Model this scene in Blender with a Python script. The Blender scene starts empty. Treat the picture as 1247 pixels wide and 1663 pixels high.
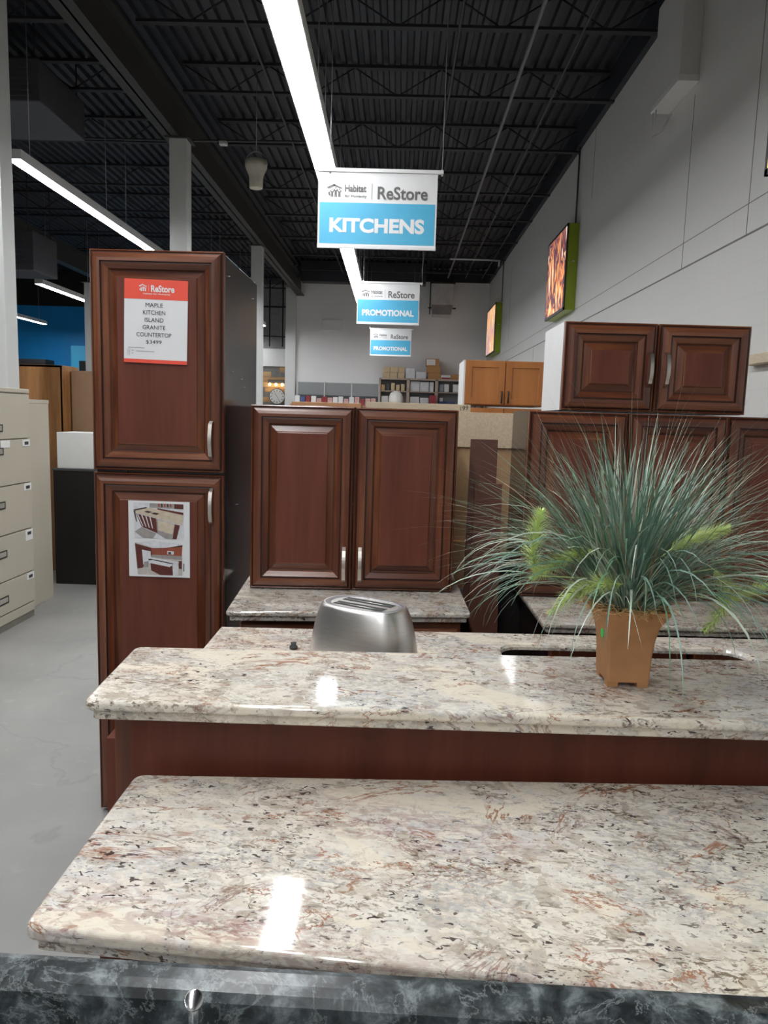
import bpy, bmesh, math, random
from mathutils import Vector, Matrix, Euler
PI = math.pi
S = bpy.context.scene
C = S.collection
R = math.radians
# ------------------------------------------------------------------ camera, world, exposure
cam_d = bpy.data.cameras.new('camera'); cam = bpy.data.objects.new('camera', cam_d); C.objects.link(cam)
cam_d.sensor_fit = 'VERTICAL'; cam_d.sensor_height = 24.0; cam_d.lens = 1200.0 / 1663.0 * 24.0
cam_d.clip_start = 0.02; cam_d.clip_end = 200
cam.matrix_world = (Matrix.Translation((0, 0, 1.57)) @ Matrix.Rotation(R(0.9426), 4, 'Z')
                    @ Matrix.Rotation(R(90 - 7.368), 4, 'X') @ Matrix.Rotation(R(1.7), 4, 'Z'))
S.camera = cam
S.view_settings.view_transform = 'Standard'; S.view_settings.look = 'None'
S.view_settings.gamma = 1; S.view_settings.use_curve_mapping = False
S.view_settings.exposure = 1.27
W = bpy.data.worlds.new('world'); S.world = W; W.use_nodes = True
W.node_tree.nodes['Background'].inputs[0].default_value = (0.9, 0.95, 1, 1)
W.node_tree.nodes['Background'].inputs[1].default_value = 0.25
TUBE = 15.0      # radiance of the ceiling strip lights

# ------------------------------------------------------------------ materials
def new_mat(name):
    m = bpy.data.materials.new(name); m.use_nodes = True
    return m, m.node_tree, m.node_tree.nodes['Principled BSDF']
def plain(name, col, rough=0.5, metal=0.0, var=0.12, scale=12.0, bump=0.0, coat=0.0, spec=0.5, stretch=(1, 1, 1), aniso=0.0):
    m, t, b = new_mat(name)
    tc = t.nodes.new('ShaderNodeTexCoord'); mp = t.nodes.new('ShaderNodeMapping'); mp.inputs[3].default_value = stretch
    n = t.nodes.new('ShaderNodeTexNoise'); n.inputs['Scale'].default_value = scale; n.inputs['Detail'].default_value = 5
    t.links.new(tc.outputs['Object'], mp.inputs[0]); t.links.new(mp.outputs[0], n.inputs['Vector'])
    r = t.nodes.new('ShaderNodeValToRGB')
    r.color_ramp.elements[0].position = .3; r.color_ramp.elements[1].position = .7
    r.color_ramp.elements[0].color = tuple(c * (1 - var) for c in col) + (1,)
    r.color_ramp.elements[1].color = tuple(min(1, c * (1 + var)) for c in col) + (1,)
    t.links.new(n.outputs['Fac'], r.inputs[0]); t.links.new(r.outputs[0], b.inputs['Base Color'])
    b.inputs['Roughness'].default_value = rough; b.inputs['Metallic'].default_value = metal
    b.inputs['Coat Weight'].default_value = coat; b.inputs['Coat Roughness'].default_value = .15
    b.inputs['Specular IOR Level'].default_value = spec
    if aniso: b.inputs['Anisotropic'].default_value = aniso
    if bump:
        bp = t.nodes.new('ShaderNodeBump'); bp.inputs['Strength'].default_value = bump; bp.inputs['Distance'].default_value = .01
        t.links.new(n.outputs['Fac'], bp.inputs['Height']); t.links.new(bp.outputs[0], b.inputs['Normal'])
    return m
def wood(name, dark, mid, light, axis='Z', rough=.3, coat=.3, scale=1.0, fig=1.0):
    m, t, b = new_mat(name)
    N = t.nodes.new; L = t.links.new
    tc = N('ShaderNodeTexCoord'); oi = N('ShaderNodeObjectInfo')
    mul = N('ShaderNodeVectorMath'); mul.operation = 'MULTIPLY'
    comb = N('ShaderNodeCombineXYZ')
    for i in range(3): L(oi.outputs['Random'], comb.inputs[i])
    L(comb.outputs[0], mul.inputs[0]); mul.inputs[1].default_value = (17, 9, 23)
    add = N('ShaderNodeVectorMath'); L(tc.outputs['Object'], add.inputs[0]); L(mul.outputs[0], add.inputs[1])
    mp = N('ShaderNodeMapping'); sc = {'Z': (1, 1, .09), 'X': (.09, 1, 1), 'Y': (1, .09, 1)}[axis]
    mp.inputs[3].default_value = tuple(s * scale for s in sc); L(add.outputs[0], mp.inputs[0])
    n1 = N('ShaderNodeTexNoise'); n1.inputs['Scale'].default_value = 55; n1.inputs['Detail'].default_value = 6; L(mp.outputs[0], n1.inputs['Vector'])
    n2 = N('ShaderNodeTexNoise'); n2.inputs['Scale'].default_value = 7; n2.inputs['Detail'].default_value = 3; n2.inputs['Distortion'].default_value = 1.2; L(mp.outputs[0], n2.inputs['Vector'])
    mix = N('ShaderNodeMath'); mix.operation = 'MULTIPLY_ADD'; L(n1.outputs['Fac'], mix.inputs[0]); mix.inputs[1].default_value = .4 * fig
    m2 = N('ShaderNodeMath'); m2.operation = 'MULTIPLY'; L(n2.outputs['Fac'], m2.inputs[0]); m2.inputs[1].default_value = .6
    L(m2.outputs[0], mix.inputs[2])
    r = N('ShaderNodeValToRGB'); e = r.color_ramp.elements
    e[0].position = .32; e[0].color = (*dark, 1); e[1].position = .68; e[1].color = (*light, 1)
    k = r.color_ramp.elements.new(.5); k.color = (*mid, 1)
    L(mix.outputs[0], r.inputs[0]); L(r.outputs[0], b.inputs['Base Color'])
    b.inputs['Roughness'].default_value = rough; b.inputs['Coat Weight'].default_value = coat; b.inputs['Coat Roughness'].default_value = .22
    return m
def granite(name, seed=0.0, gain=1.0, reddish=.5):
    m, t, b = new_mat(name)
    N = t.nodes.new; L = t.links.new
    tc = N('ShaderNodeTexCoord')
    mp = N('ShaderNodeMapping'); mp.inputs[1].default_value = (seed * 3.1, seed * 1.7, seed); mp.inputs[2].default_value = (0, 0, .12)
    L(tc.outputs['Object'], mp.inputs[0])
    def noise(sc, det=4, dist=0., st=(1, 1, 1), off=0., rough=.5):
        q = N('ShaderNodeMapping'); q.inputs[3].default_value = st; q.inputs[1].default_value = (off, off * 1.3, off * .7); L(mp.outputs[0], q.inputs[0])
        n = N('ShaderNodeTexNoise'); n.inputs['Scale'].default_value = sc; n.inputs['Detail'].default_value = det
        n.inputs['Distortion'].default_value = dist; n.inputs['Roughness'].default_value = rough
        L(q.outputs[0], n.inputs['Vector']); return n.outputs['Fac']
    def ramp(x, p0, p1, inv=False):
        r = N('ShaderNodeMapRange'); r.inputs[1].default_value = p0; r.inputs[2].default_value = p1
        r.inputs[3].default_value = 1. if inv else 0.; r.inputs[4].default_value = 0. if inv else 1.
        L(x, r.inputs[0]); return r.outputs[0]
    def mul(a, c):
        q = N('ShaderNodeMath'); q.operation = 'MULTIPLY'
        L(a, q.inputs[0])
        if isinstance(c, float): q.inputs[1].default_value = c
        else: L(c, q.inputs[1])
        return q.outputs[0]
    def mixc(f, a, c):
        q = N('ShaderNodeMix'); q.data_type = 'RGBA'
        L(f, q.inputs[0])
        for s, v in ((6, a), (7, c)):
            if isinstance(v, tuple): q.inputs[s].default_value = (*[x * gain for x in v], 1)
            else: L(v, q.inputs[s])
        return q.outputs[2]
    big = ramp(noise(3.2, 4, .8, (.6, 1, 1)), .40, .60)
    col = mixc(big, (.72, .67, .58), (.68, .655, .62))
    col = mixc(ramp(noise(38, 5, .8, (.6, 1, 1), off=3, rough=.65), .45, .62), col, (.60, .53, .44))
    # mottled crystals: distorted voronoi cells
    dn = N('ShaderNodeTexNoise'); dn.inputs['Scale'].default_value = 30; dn.inputs['Detail'].default_value = 4; L(mp.outputs[0], dn.inputs['Vector'])
    va = N('ShaderNodeVectorMath'); va.operation = 'MULTIPLY_ADD'; L(dn.outputs['Color'], va.inputs[0]); va.inputs[1].default_value = (.05, .05, .05); L(mp.outputs[0], va.inputs[2])
    vs = N('ShaderNodeMapping'); vs.inputs[3].default_value = (.6, 1, 1); L(va.outputs[0], vs.inputs[0])
    vo = N('ShaderNodeTexVoronoi'); vo.inputs['Scale'].default_value = 62; L(vs.outputs[0], vo.inputs['Vector'])
    sp = N('ShaderNodeSeparateColor'); L(vo.outputs['Color'], sp.inputs[0])
    col = mixc(mul(ramp(sp.outputs[0], .55, .70), .7), col, (.78, .73, .63))
    col = mixc(mul(mul(ramp(sp.outputs[1], .78, .82), ramp(noise(9, 3, 0, off=4), .40, .52)), .6), col, (.40, .34, .26))
    # large pale feldspar patches with soft torn borders
    pale = ramp(noise(7.5, 6, .6, (.55, 1, 1), off=9, rough=.6), .565, .60)
    col = mixc(mul(pale, .85), col, (.78, .71, .58))
    nop = N('ShaderNodeMath'); nop.operation = 'MULTIPLY_ADD'; L(pale, nop.inputs[0]); nop.inputs[1].default_value = -.85; nop.inputs[2].default_value = 1.; np_ = nop.outputs[0]
    # cool grey clouds with fine grain
    g = mul(ramp(noise(6.5, 5, 1.0, (.6, 1, 1), off=13), .46, .60), ramp(noise(130, 4, .6, (.6, 1, 1), off=2), .42, .60))
    col = mixc(mul(mul(g, .55), np_), col, (.33, .335, .35))
    g2 = mul(ramp(noise(7, 5, 1.0, (.5, 1, 1), off=23), .46, .60), ramp(noise(85, 6, 1.5, (.55, 1, 1), off=7, rough=.62), .53, .58))
    col = mixc(mul(mul(g2, .9), np_), col, (.17, .12, .075))
    def vein(sc, w, off, st=(.6, 1, 1)):
        n = noise(sc, 7, .9, st, off, .66)
        q = N('ShaderNodeMath'); q.operation = 'SUBTRACT'; L(n, q.inputs[0]); q.inputs[1].default_value = .5
        a = N('ShaderNodeMath'); a.operation = 'ABSOLUTE'; L(q.outputs[0], a.inputs[0])
        return ramp(a.outputs[0], w * .2, w, True)
    col = mixc(mul(mul(vein(4.2, .011, 31), ramp(noise(9, 3, 0, off=17), .45, .55)), .9), col, (.34, .14, .07))
    col = mixc(mul(mul(vein(8.5, .014, 41), ramp(noise(9, 3, 0, off=27), .50, .58)), .75), col, (.24, .13, .10))
    col = mixc(mul(mul(vein(12, .016, 44), ramp(noise(10, 3, 0, off=29), .46, .60)), .45), col, (.20, .17, .15))
    rd = mul(ramp(noise(2.4, 3, .5, (.5, 1, 1), off=53), .55, .66), ramp(noise(75, 6, 1.2, (.4, 1, 1), off=57, rough=.6), .46, .56))
    col = mixc(mul(rd, reddish), col, (.30, .11, .10))
    rs = mul(ramp(noise(26, 4, 1.0, (.55, 1, 1), off=83), .66, .69), ramp(noise(5, 2, 0, off=85), .5, .6))
    col = mixc(mul(rs, .6), col, (.30, .12, .07))
    # dark flakes, coarse and fine
    f0 = mul(ramp(noise(230, 3, .5, (.6, 1, 1), off=91), .62, .66), ramp(noise(12, 4, 0, off=93), .42, .58))
    col = mixc(mul(mul(f0, .75), np_), col, (.10, .08, .075))
    f1 = mul(ramp(noise(105, 3, .8, (.55, 1, 1), off=61), .62, .65), ramp(noise(9, 4, 0, off=63), .42, .52))
    col = mixc(mul(mul(f1, .92), np_), col, (.055, .04, .04))
    f2 = mul(ramp(noise(55, 3, 1.2, (.5, 1, 1), off=71), .685, .71), ramp(noise(6, 3, 0, off=73), .45, .6))
    col = mixc(f2, col, (.07, .04, .035))
    L(col, b.inputs['Base Color'])
    b.inputs['Roughness'].default_value = .07; b.inputs['IOR'].default_value = 1.5
    return m
def black_marble():
    m, t, b = new_mat('black marbled laminate'); N = t.nodes.new; L = t.links.new
    tc = N('ShaderNodeTexCoord')
    def noise(sc, det, dist, off=0):
        q = N('ShaderNodeMapping'); q.inputs[1].default_value = (off, off, off); L(tc.outputs['Object'], q.inputs[0])
        n = N('ShaderNodeTexNoise'); n.inputs['Scale'].default_value = sc; n.inputs['Detail'].default_value = det; n.inputs['Distortion'].default_value = dist; n.inputs['Roughness'].default_value = .68
        L(q.outputs[0], n.inputs['Vector']); return n.outputs['Fac']
    r = N('ShaderNodeValToRGB'); e = r.color_ramp.elements
    e[0].position = .42; e[0].color = (.014, .017, .019, 1); e[1].position = .66; e[1].color = (.20, .23, .235, 1)
    k = e.new(.53); k.color = (.050, .062, .066, 1)
    L(noise(27, 12, .35), r.inputs[0])
    s = N('ShaderNodeMath'); s.operation = 'SUBTRACT'; L(noise(11, 12, .5, 5), s.inputs[0]); s.inputs[1].default_value = .5
    a = N('ShaderNodeMath'); a.operation = 'ABSOLUTE'; L(s.outputs[0], a.inputs[0])
    mr = N('ShaderNodeMapRange'); mr.inputs[1].default_value = .003; mr.inputs[2].default_value = .012; mr.inputs[3].default_value = .5; mr.inputs[4].default_value = 0; L(a.outputs[0], mr.inputs[0])
    mx = N('ShaderNodeMix'); mx.data_type = 'RGBA'; L(mr.outputs[0], mx.inputs[0]); L(r.outputs[0], mx.inputs[6]); mx.inputs[7].default_value = (.26, .29, .29, 1)
    L(mx.outputs[2], b.inputs['Base Color']); b.inputs['Roughness'].default_value = .28
    return m
def emit(name, col, s):
    m, t, b = new_mat(name)
    b.inputs['Base Color'].default_value = (*col, 1); b.inputs['Emission Color'].default_value = (*col, 1); b.inputs['Emission Strength'].default_value = s
    return m
def concrete():
    m, t, b = new_mat('sealed concrete'); N = t.nodes.new; L = t.links.new
    tc = N('ShaderNodeTexCoord')
    def noise(sc, det, dist=0):
        n = N('ShaderNodeTexNoise'); n.inputs['Scale'].default_value = sc; n.inputs['Detail'].default_value = det; n.inputs['Distortion'].default_value = dist
        L(tc.outputs['Object'], n.inputs['Vector']); return n.outputs['Fac']
    r = N('ShaderNodeValToRGB'); e = r.color_ramp.elements
    e[0].position = .3; e[0].color = (.235, .235, .222, 1); e[1].position = .72; e[1].color = (.33, .325, .31, 1)
    L(noise(1.4, 9), r.inputs[0])
    r2 = N('ShaderNodeValToRGB'); e = r2.color_ramp.elements; e[0].position = .60; e[0].color = (0, 0, 0, 1); e[1].position = .72; e[1].color = (.35, .35, .35, 1)
    L(noise(14, 8, .5), r2.inputs[0])
    mx = N('ShaderNodeMix'); mx.data_type = 'RGBA'; L(r2.outputs[0], mx.inputs[0]); L(r.outputs[0], mx.inputs[6]); mx.inputs[7].default_value = (.38, .37, .34, 1)
    s = N('ShaderNodeMath'); s.operation = 'SUBTRACT'; L(noise(.7, 7, .6), s.inputs[0]); s.inputs[1].default_value = .5
    a = N('ShaderNodeMath'); a.operation = 'ABSOLUTE'; L(s.outputs[0], a.inputs[0])
    mr = N('ShaderNodeMapRange'); mr.inputs[1].default_value = .0; mr.inputs[2].default_value = .008; mr.inputs[3].default_value = .35; mr.inputs[4].default_value = 0; L(a.outputs[0], mr.inputs[0])
    m3 = N('ShaderNodeMix'); m3.data_type = 'RGBA'; L(mr.outputs[0], m3.inputs[0]); L(mx.outputs[2], m3.inputs[6]); m3.inputs[7].default_value = (.17, .18, .18, 1)
    L(m3.outputs[2], b.inputs['Base Color']); b.inputs['Roughness'].default_value = .42
    return m
def block_wall(name, col, sx=.4, sz=.2):
    # painted block: faint courses in the paint, a bump only
    m, t, b = new_mat(name); N = t.nodes.new; L = t.links.new
    tc = N('ShaderNodeTexCoord'); sp = N('ShaderNodeSeparateXYZ'); L(tc.outputs['Object'], sp.inputs[0])
    cb = N('ShaderNodeCombineXYZ'); ad = N('ShaderNodeMath'); ad.operation = 'ADD'; L(sp.outputs[0], ad.inputs[0]); L(sp.outputs[1], ad.inputs[1])
    L(ad.outputs[0], cb.inputs[0]); L(sp.outputs[2], cb.inputs[1])
    br = N('ShaderNodeTexBrick'); L(cb.outputs[0], br.inputs['Vector']); br.inputs['Scale'].default_value = 1; br.inputs['Brick Width'].default_value = sx
    br.inputs['Row Height'].default_value = sz; br.inputs['Mortar Size'].default_value = .004; br.inputs['Mortar Smooth'].default_value = .6
    c = tuple(x * .985 for x in col)
    br.inputs['Color1'].default_value = (*col, 1); br.inputs['Color2'].default_value = (*c, 1); br.inputs['Mortar'].default_value = (*[x * .95 for x in col], 1)
    L(br.outputs['Color'], b.inputs['Base Color'])
    n = N('ShaderNodeTexNoise'); n.inputs['Scale'].default_value = 60; n.inputs['Detail'].default_value = 4; L(tc.outputs['Object'], n.inputs['Vector'])
    bp = N('ShaderNodeBump'); bp.inputs['Strength'].default_value = .25; bp.inputs['Distance'].default_value = .004; L(n.outputs['Fac'], bp.inputs['Height'])
    b2 = N('ShaderNodeBump'); b2.inputs['Strength'].default_value = .12; b2.inputs['Distance'].default_value = .004; b2.invert = True
    L(br.outputs['Fac'], b2.inputs['Height']); L(bp.outputs[0], b2.inputs['Normal']); L(b2.outputs[0], b.inputs['Normal'])
    b.inputs['Roughness'].default_value = .6
    return m
def picture(name, cols, scale, strength, seed):
    # back-lit print: an abstract warm photograph
    m, t, b = new_mat(name); N = t.nodes.new; L = t.links.new
    tc = N('ShaderNodeTexCoord'); mp = N('ShaderNodeMapping'); mp.inputs[1].default_value = (seed, seed, seed); mp.inputs[3].default_value = (1, 1.6, .6)
    L(tc.outputs['Object'], mp.inputs[0])
    n = N('ShaderNodeTexNoise'); n.inputs['Scale'].default_value = scale; n.inputs['Detail'].default_value = 4; n.inputs['Distortion'].default_value = 1.6; L(mp.outputs[0], n.inputs['Vector'])
    r = N('ShaderNodeValToRGB'); e = r.color_ramp.elements
    e[0].position = .3; e[0].color = (*cols[0], 1); e[1].position = .7; e[1].color = (*cols[-1], 1)
    for i, c in enumerate(cols[1:-1]):
        k = e.new(.3 + .4 * (i + 1) / (len(cols) - 1)); k.color = (*c, 1)
    L(n.outputs['Fac'], r.inputs[0]); L(r.outputs[0], b.inputs['Base Color']); L(r.outputs[0], b.inputs['Emission Color']); b.inputs['Emission Strength'].default_value = strength
    return m

MD, MM, ML = (.050, .012, .006), (.120, .034, .014), (.215, .075, .030)
M = {}
M['wood_v'] = wood('stained maple vertical grain', MD, MM, ML, 'Z')
M['wood_h'] = wood('stained maple horizontal grain', MD, MM, ML, 'X')
M['panel'] = wood('stained maple flat panel', (.100, .028, .017), (.140, .040, .024), (.185, .058, .033), 'Z', fig=.7, rough=.42, coat=.0)
M['panel'].node_tree.nodes['Principled BSDF'].inputs['Specular IOR Level'].default_value = .3
M['joint'] = plain('wall joint', (.20, .195, .185), .7)
M['bowl'] = plain('sink bowl with shade colour', (.012, .012, .013), .4)  # near black stands in for the shade inside the sink
M['conduit_light'] = plain('grey conduit', (.17, .17, .175), .45)
M['groove'] = plain('dark glaze', (.040, .012, .007), .5)
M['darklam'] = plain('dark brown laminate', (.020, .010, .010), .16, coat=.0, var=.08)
M['plum'] = plain('brown board', (.115, .040, .026), .45)
M['gran'] = granite('granite island', 0.3, 1.0, .55)
M['gran_bar'] = granite('granite bar', 2.2, .98, .2)
M['gran_sink'] = granite('granite sink run', 4.1, 1.0, .35)
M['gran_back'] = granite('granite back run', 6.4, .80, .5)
M['blackm'] = black_marble()
M['nickel'] = plain('brushed nickel', (.62, .58, .53), .32, 1.0, .05, 60)
M['steel'] = plain('brushed stainless', (.86, .84, .81), .33, 1.0, .06, 30, stretch=(1, 1, 14))
M['chrome'] = plain('chrome', (.85, .85, .86), .16, 1.0, .02)
M['blackpl'] = plain('black plastic', (.012, .012, .013), .35)
M['slot'] = plain('dark slot', (.006, .006, .006), .6)
M['grayedge'] = plain('grey plastic', (.20, .19, .20), .35)
M['white'] = plain('white melamine', (.74, .74, .73), .45, var=.02)
M['paper'] = plain('white paper', (.72, .73, .74), .7, var=.02)
M['red'] = plain('red print', (.80, .085, .05), .6, var=.03)
M['ink'] = plain('black ink', (.03, .03, .035), .6)
M['inkfaint'] = plain('faint grey print', (.35, .35, .36), .7)
M['signwhite'] = plain('white banner vinyl', (.78, .79, .80), .5, var=.02)
M['blue'] = plain('sky blue banner print', (.075, .43, .68), .5, var=.03)
M['logogrey'] = plain('grey banner print', (.135, .13, .13), .6)
M['wall'] = block_wall('painted block wall', (.66, .655, .635))
M['wallb'] = block_wall('painted rear wall', (.80, .80, .805))
M['wallg'] = plain('grey painted wall', (.30, .29, .29), .7)
M['bluewall'] = plain('bright blue paint', (.012, .33, .82), .5, var=.05, scale=2)
M['bluelight'] = plain('light blue paint', (.06, .50, .88), .5, var=.03, scale=2)
M['darksoff'] = plain('black painted wall', (.012, .012, .014), .7)
M['ceil'] = plain('black painted steel deck', (.022, .0235, .031), .55, var=.25, scale=3)
M['joist'] = plain('black painted joist', (.0155, .016, .020), .65)
M['beam'] = plain('grey black beam', (.036, .035, .033), .6)
M['duct'] = plain('dark grey duct metal', (.065, .065, .075), .5)
M['conduit'] = plain('dusty conduit', (.05, .05, .054), .45)
M['col'] = plain('white column paint', (.60, .61, .60), .5, var=.03, scale=3)
M['floor'] = concrete()
M['housing'] = plain('white light housing', (.55, .55, .55), .5, var=.03)
M['tube'] = emit('strip light diffuser', (.97, .985, 1.0), TUBE)
M['bulb'] = emit('warm bulb', (1.0, .72, .36), 9)
M['beige'] = plain('beige painted steel', (.46, .42, .34), .45, var=.03, scale=4)
M['beigedk'] = plain('beige recess', (.17, .155, .13), .5)
M['oak'] = wood('golden oak veneer', (.19, .075, .022), (.33, .15, .05), (.42, .21, .08), 'Z', .5, .05, .6)
M['oakdoor'] = wood('honey maple', (.40, .14, .035), (.47, .175, .045), (.55, .22, .06), 'Z', .4, .15, .6, .7)
M['kraft'] = plain('kraft board', (.30, .185, .105), .75, var=.05)
M['kraftlt'] = plain('particle board', (.66, .52, .36), .8, var=.12, scale=120)
M['mdf'] = plain('tan fibre board', (.52, .32, .17), .75, var=.06, scale=40)
M['ply'] = plain('pale plywood', (.60, .50, .36), .7, var=.10, scale=20, stretch=(1, 1, 8))
M['plyedge'] = plain('orange pine', (.50, .27, .13), .6, var=.15, scale=14)
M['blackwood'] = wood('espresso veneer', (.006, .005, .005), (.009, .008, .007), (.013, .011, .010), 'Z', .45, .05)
M['terra'] = plain('terracotta fibre', (.46, .225, .095), .8, var=.14, scale=14, bump=.5)
M['straw'] = plain('straw moss', (.68, .46, .22), .85, var=.3, scale=60)
M['green_tag'] = plain('green price dot', (.04, .75, .12), .5, var=.02)
M['g1'] = plain('blue green blade', (.165, .27, .215), .42, var=.35, scale=18)
M['g2'] = plain('mid green blade', (.125, .25, .155), .42, var=.35, scale=18)
M['g3'] = plain('pale sage blade', (.42, .50, .40), .45, var=.25, scale=18)
M['g4'] = plain('dry tan blade', (.30, .24, .17), .55, var=.25, scale=18)
M['plume'] = plain('lime plume', (.64, .76, .32), .6, var=.25, scale=30)
M['limegreen'] = plain('lime green lacquer', (.27, .36, .018), .35, var=.05, scale=3)
M['shelfwood'] = plain('grey limed shelf board', (.45, .37, .31), .6, var=.08, scale=10)
M['slat'] = plain('grey slatwall', (.33, .35, .36), .5, var=.03)
M['darkband'] = plain('charcoal panel', (.05, .055, .06), .5)
M['kb'] = plain('brown carton', (.46, .25, .10), .75, var=.06)
M['kb2'] = plain('tan carton', (.62, .48, .30), .75, var=.06)
M['plasticwrap'] = plain('white wrapped pack', (.68, .70, .74), .35, var=.10, scale=9)
M['pink'] = plain('pink printed pack', (.68, .42, .40), .5, var=.35, scale=9)
M['navy'] = plain('navy printed box', (.06, .10, .26), .5, var=.5, scale=16)
M['crimson'] = plain('dark red printed box', (.30, .03, .04), .5, var=.3, scale=9)
M['redpl'] = plain('bright red plastic', (.65, .03, .03), .4)
M['smokeblue'] = plain('grey blue pack', (.30, .36, .42), .4, var=.2, scale=9)
M['dome'] = plain('white globe', (.80, .79, .76), .35, var=.02)
M['galv'] = plain('galvanised sheet', (.55, .55, .55), .45, .3, .15, 6)
M['bucket'] = plain('cream plastic', (.60, .57, .48), .5, var=.04)
M['bail'] = plain('wire bail', (.45, .45, .48), .35, .6)
M['pallet'] = wood('reclaimed planks', (.22, .12, .06), (.48, .28, .13), (.62, .42, .22), 'X', .7, 0, .5)
M['palletgrey'] = plain('grey weathered plank', (.20, .19, .18), .8, var=.2)
M['clockface'] = plain('clock face', (.70, .70, .68), .5, var=.02)

# ------------------------------------------------------------------ mesh helpers
class MB:
    def __init__(s): s.v = []; s.f = []; s.m = []; s.sm = []
    def face(s, idx, mi=0, smooth=False): s.f.append(tuple(idx)); s.m.append(mi); s.sm.append(smooth)
    def quad(s, pts, mi=0):
        n = len(s.v); s.v += [tuple(p) for p in pts]; s.face(range(n, n + len(pts)), mi)
    def box(s, a, b, mi=0, bev=0.0, mat=None):
        x0, x1 = sorted((a[0], b[0])); y0, y1 = sorted((a[1], b[1])); z0, z1 = sorted((a[2], b[2]))
        if bev <= 0:
            n = len(s.v)
            P = [(x0, y0, z0), (x1, y0, z0), (x1, y1, z0), (x0, y1, z0), (x0, y0, z1), (x1, y0, z1), (x1, y1, z1), (x0, y1, z1)]
            F = [(0, 3, 2, 1), (4, 5, 6, 7), (0, 1, 5, 4), (1, 2, 6, 5), (2, 3, 7, 6), (3, 0, 4, 7)]
            for p in P: s.v.append(tuple(mat @ Vector(p)) if mat else p)
            for q in F: s.face([n + i for i in q], mi)
        else:
            bm = bmesh.new(); bmesh.ops.create_cube(bm, size=1)
            for v in bm.verts: v.co = Vector(((x0 + x1) / 2 + v.co.x * (x1 - x0), (y0 + y1) / 2 + v.co.y * (y1 - y0), (z0 + z1) / 2 + v.co.z * (z1 - z0)))
            bmesh.ops.bevel(bm, geom=bm.edges[:], offset=min(bev, .45 * min(x1 - x0, y1 - y0, z1 - z0)), segments=2, affect='EDGES', profile=.6)
            s.add_bm(bm, mi, mat)
        return s
    def add_bm(s, bm, mi=0, mat=None, smooth=False):
        bm.verts.ensure_lookup_table(); n = len(s.v)
        for i, v in enumerate(bm.verts): v.index = i; s.v.append(tuple(mat @ v.co if mat else v.co))
        for q in bm.faces: s.face([n + v.index for v in q.verts], mi, smooth)
        bm.free()
    def loft(s, loops, mi=0, closed=True, cap0=False, cap1=False, smooth=False):
        n = len(s.v); k = len(loops[0])
        for l in loops: s.v += [tuple(p) for p in l]
        for i in range(len(loops) - 1):
            for j in range(k if closed else k - 1):
                a = n + i * k + j; b = n + i * k + (j + 1) % k
                s.face((a, b, b + k, a + k), mi, smooth)
        if cap0: s.face([n + j for j in range(k)][::-1], mi)
        if cap1: s.face([n + (len(loops) - 1) * k + j for j in range(k)], mi)
        return s
    def tube(s, pts, r, seg=8, mi=0, caps=True):
        pts = [Vector(p) for p in pts]; rr = r if isinstance(r, (list, tuple)) else [r] * len(pts)
        loops = []; up = Vector((0, 0, 1))
        t0 = (pts[1] - pts[0]).normalized()
        nrm = t0.cross(up if abs(t0.z) < .9 else Vector((1, 0, 0))).normalized()
        for i, p in enumerate(pts):
            t = (pts[min(i + 1, len(pts) - 1)] - pts[max(i - 1, 0)]).normalized()
            nrm = (nrm - t * nrm.dot(t)).normalized(); bi = t.cross(nrm)
            loops.append([p + (nrm * math.cos(2 * PI * j / seg) + bi * math.sin(2 * PI * j / seg)) * rr[i] for j in range(seg)])
        return s.loft(loops, mi, True, caps, caps, True)
    def lathe(s, prof, c=(0, 0, 0), seg=32, mi=0, smooth=True):
        loops = [[(c[0] + r * math.cos(2 * PI * j / seg), c[1] + r * math.sin(2 * PI * j / seg), c[2] + z) for j in range(seg)] for r, z in prof]
        return s.loft(loops, mi, True, prof[0][0] > 1e-5, prof[-1][0] > 1e-5, smooth)
    def build(s, name, mats, parent=None, loc=None):
        me = bpy.data.meshes.new(name); me.from_pydata(s.v, [], s.f)
        mats = mats if isinstance(mats, (list, tuple)) else [mats]
        for m in mats: me.materials.append(m)
        for p, mi, sm in zip(me.polygons, s.m, s.sm): p.material_index = mi; p.use_smooth = sm
        bm = bmesh.new(); bm.from_mesh(me); bmesh.ops.remove_doubles(bm, verts=bm.verts, dist=1e-6) if len(s.v) < 4000 else None
        bmesh.ops.recalc_face_normals(bm, faces=bm.faces) if getattr(s, 'recalc', True) else None
        bm.to_mesh(me); bm.free()
        o = bpy.data.objects.new(name, me); C.objects.link(o)
        if parent: o.parent = parent
        if loc: o.location = loc
        return o
def tag(o, label=None, cat=None, group=None, kind=None):
    if label: o['label'] = label
    if cat: o['category'] = cat
    if group: o['group'] = group
    if kind: o['kind'] = kind
    return o
def thing(name, label, cat, loc=(0, 0, 0), rz=0, group=None):
    o = bpy.data.objects.new(name, None); C.objects.link(o); o.location = loc; o.rotation_euler = (0, 0, rz)
    o.empty_display_size = .1
    return tag(o, label, cat, group)
def struct(name, mb, m, parent=None):
    o = mb.build(name, m, parent)
    if not parent: o['kind'] = 'structure'
    return o
def copy_tree(o, parent=None):
    c = o.copy(); C.objects.link(c)
    if parent: c.parent = parent
    for ch in list(o.children): copy_tree(ch, c)
    return c
def B(a, b, bev=0.0): return MB().box(a, b, 0, bev)
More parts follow.
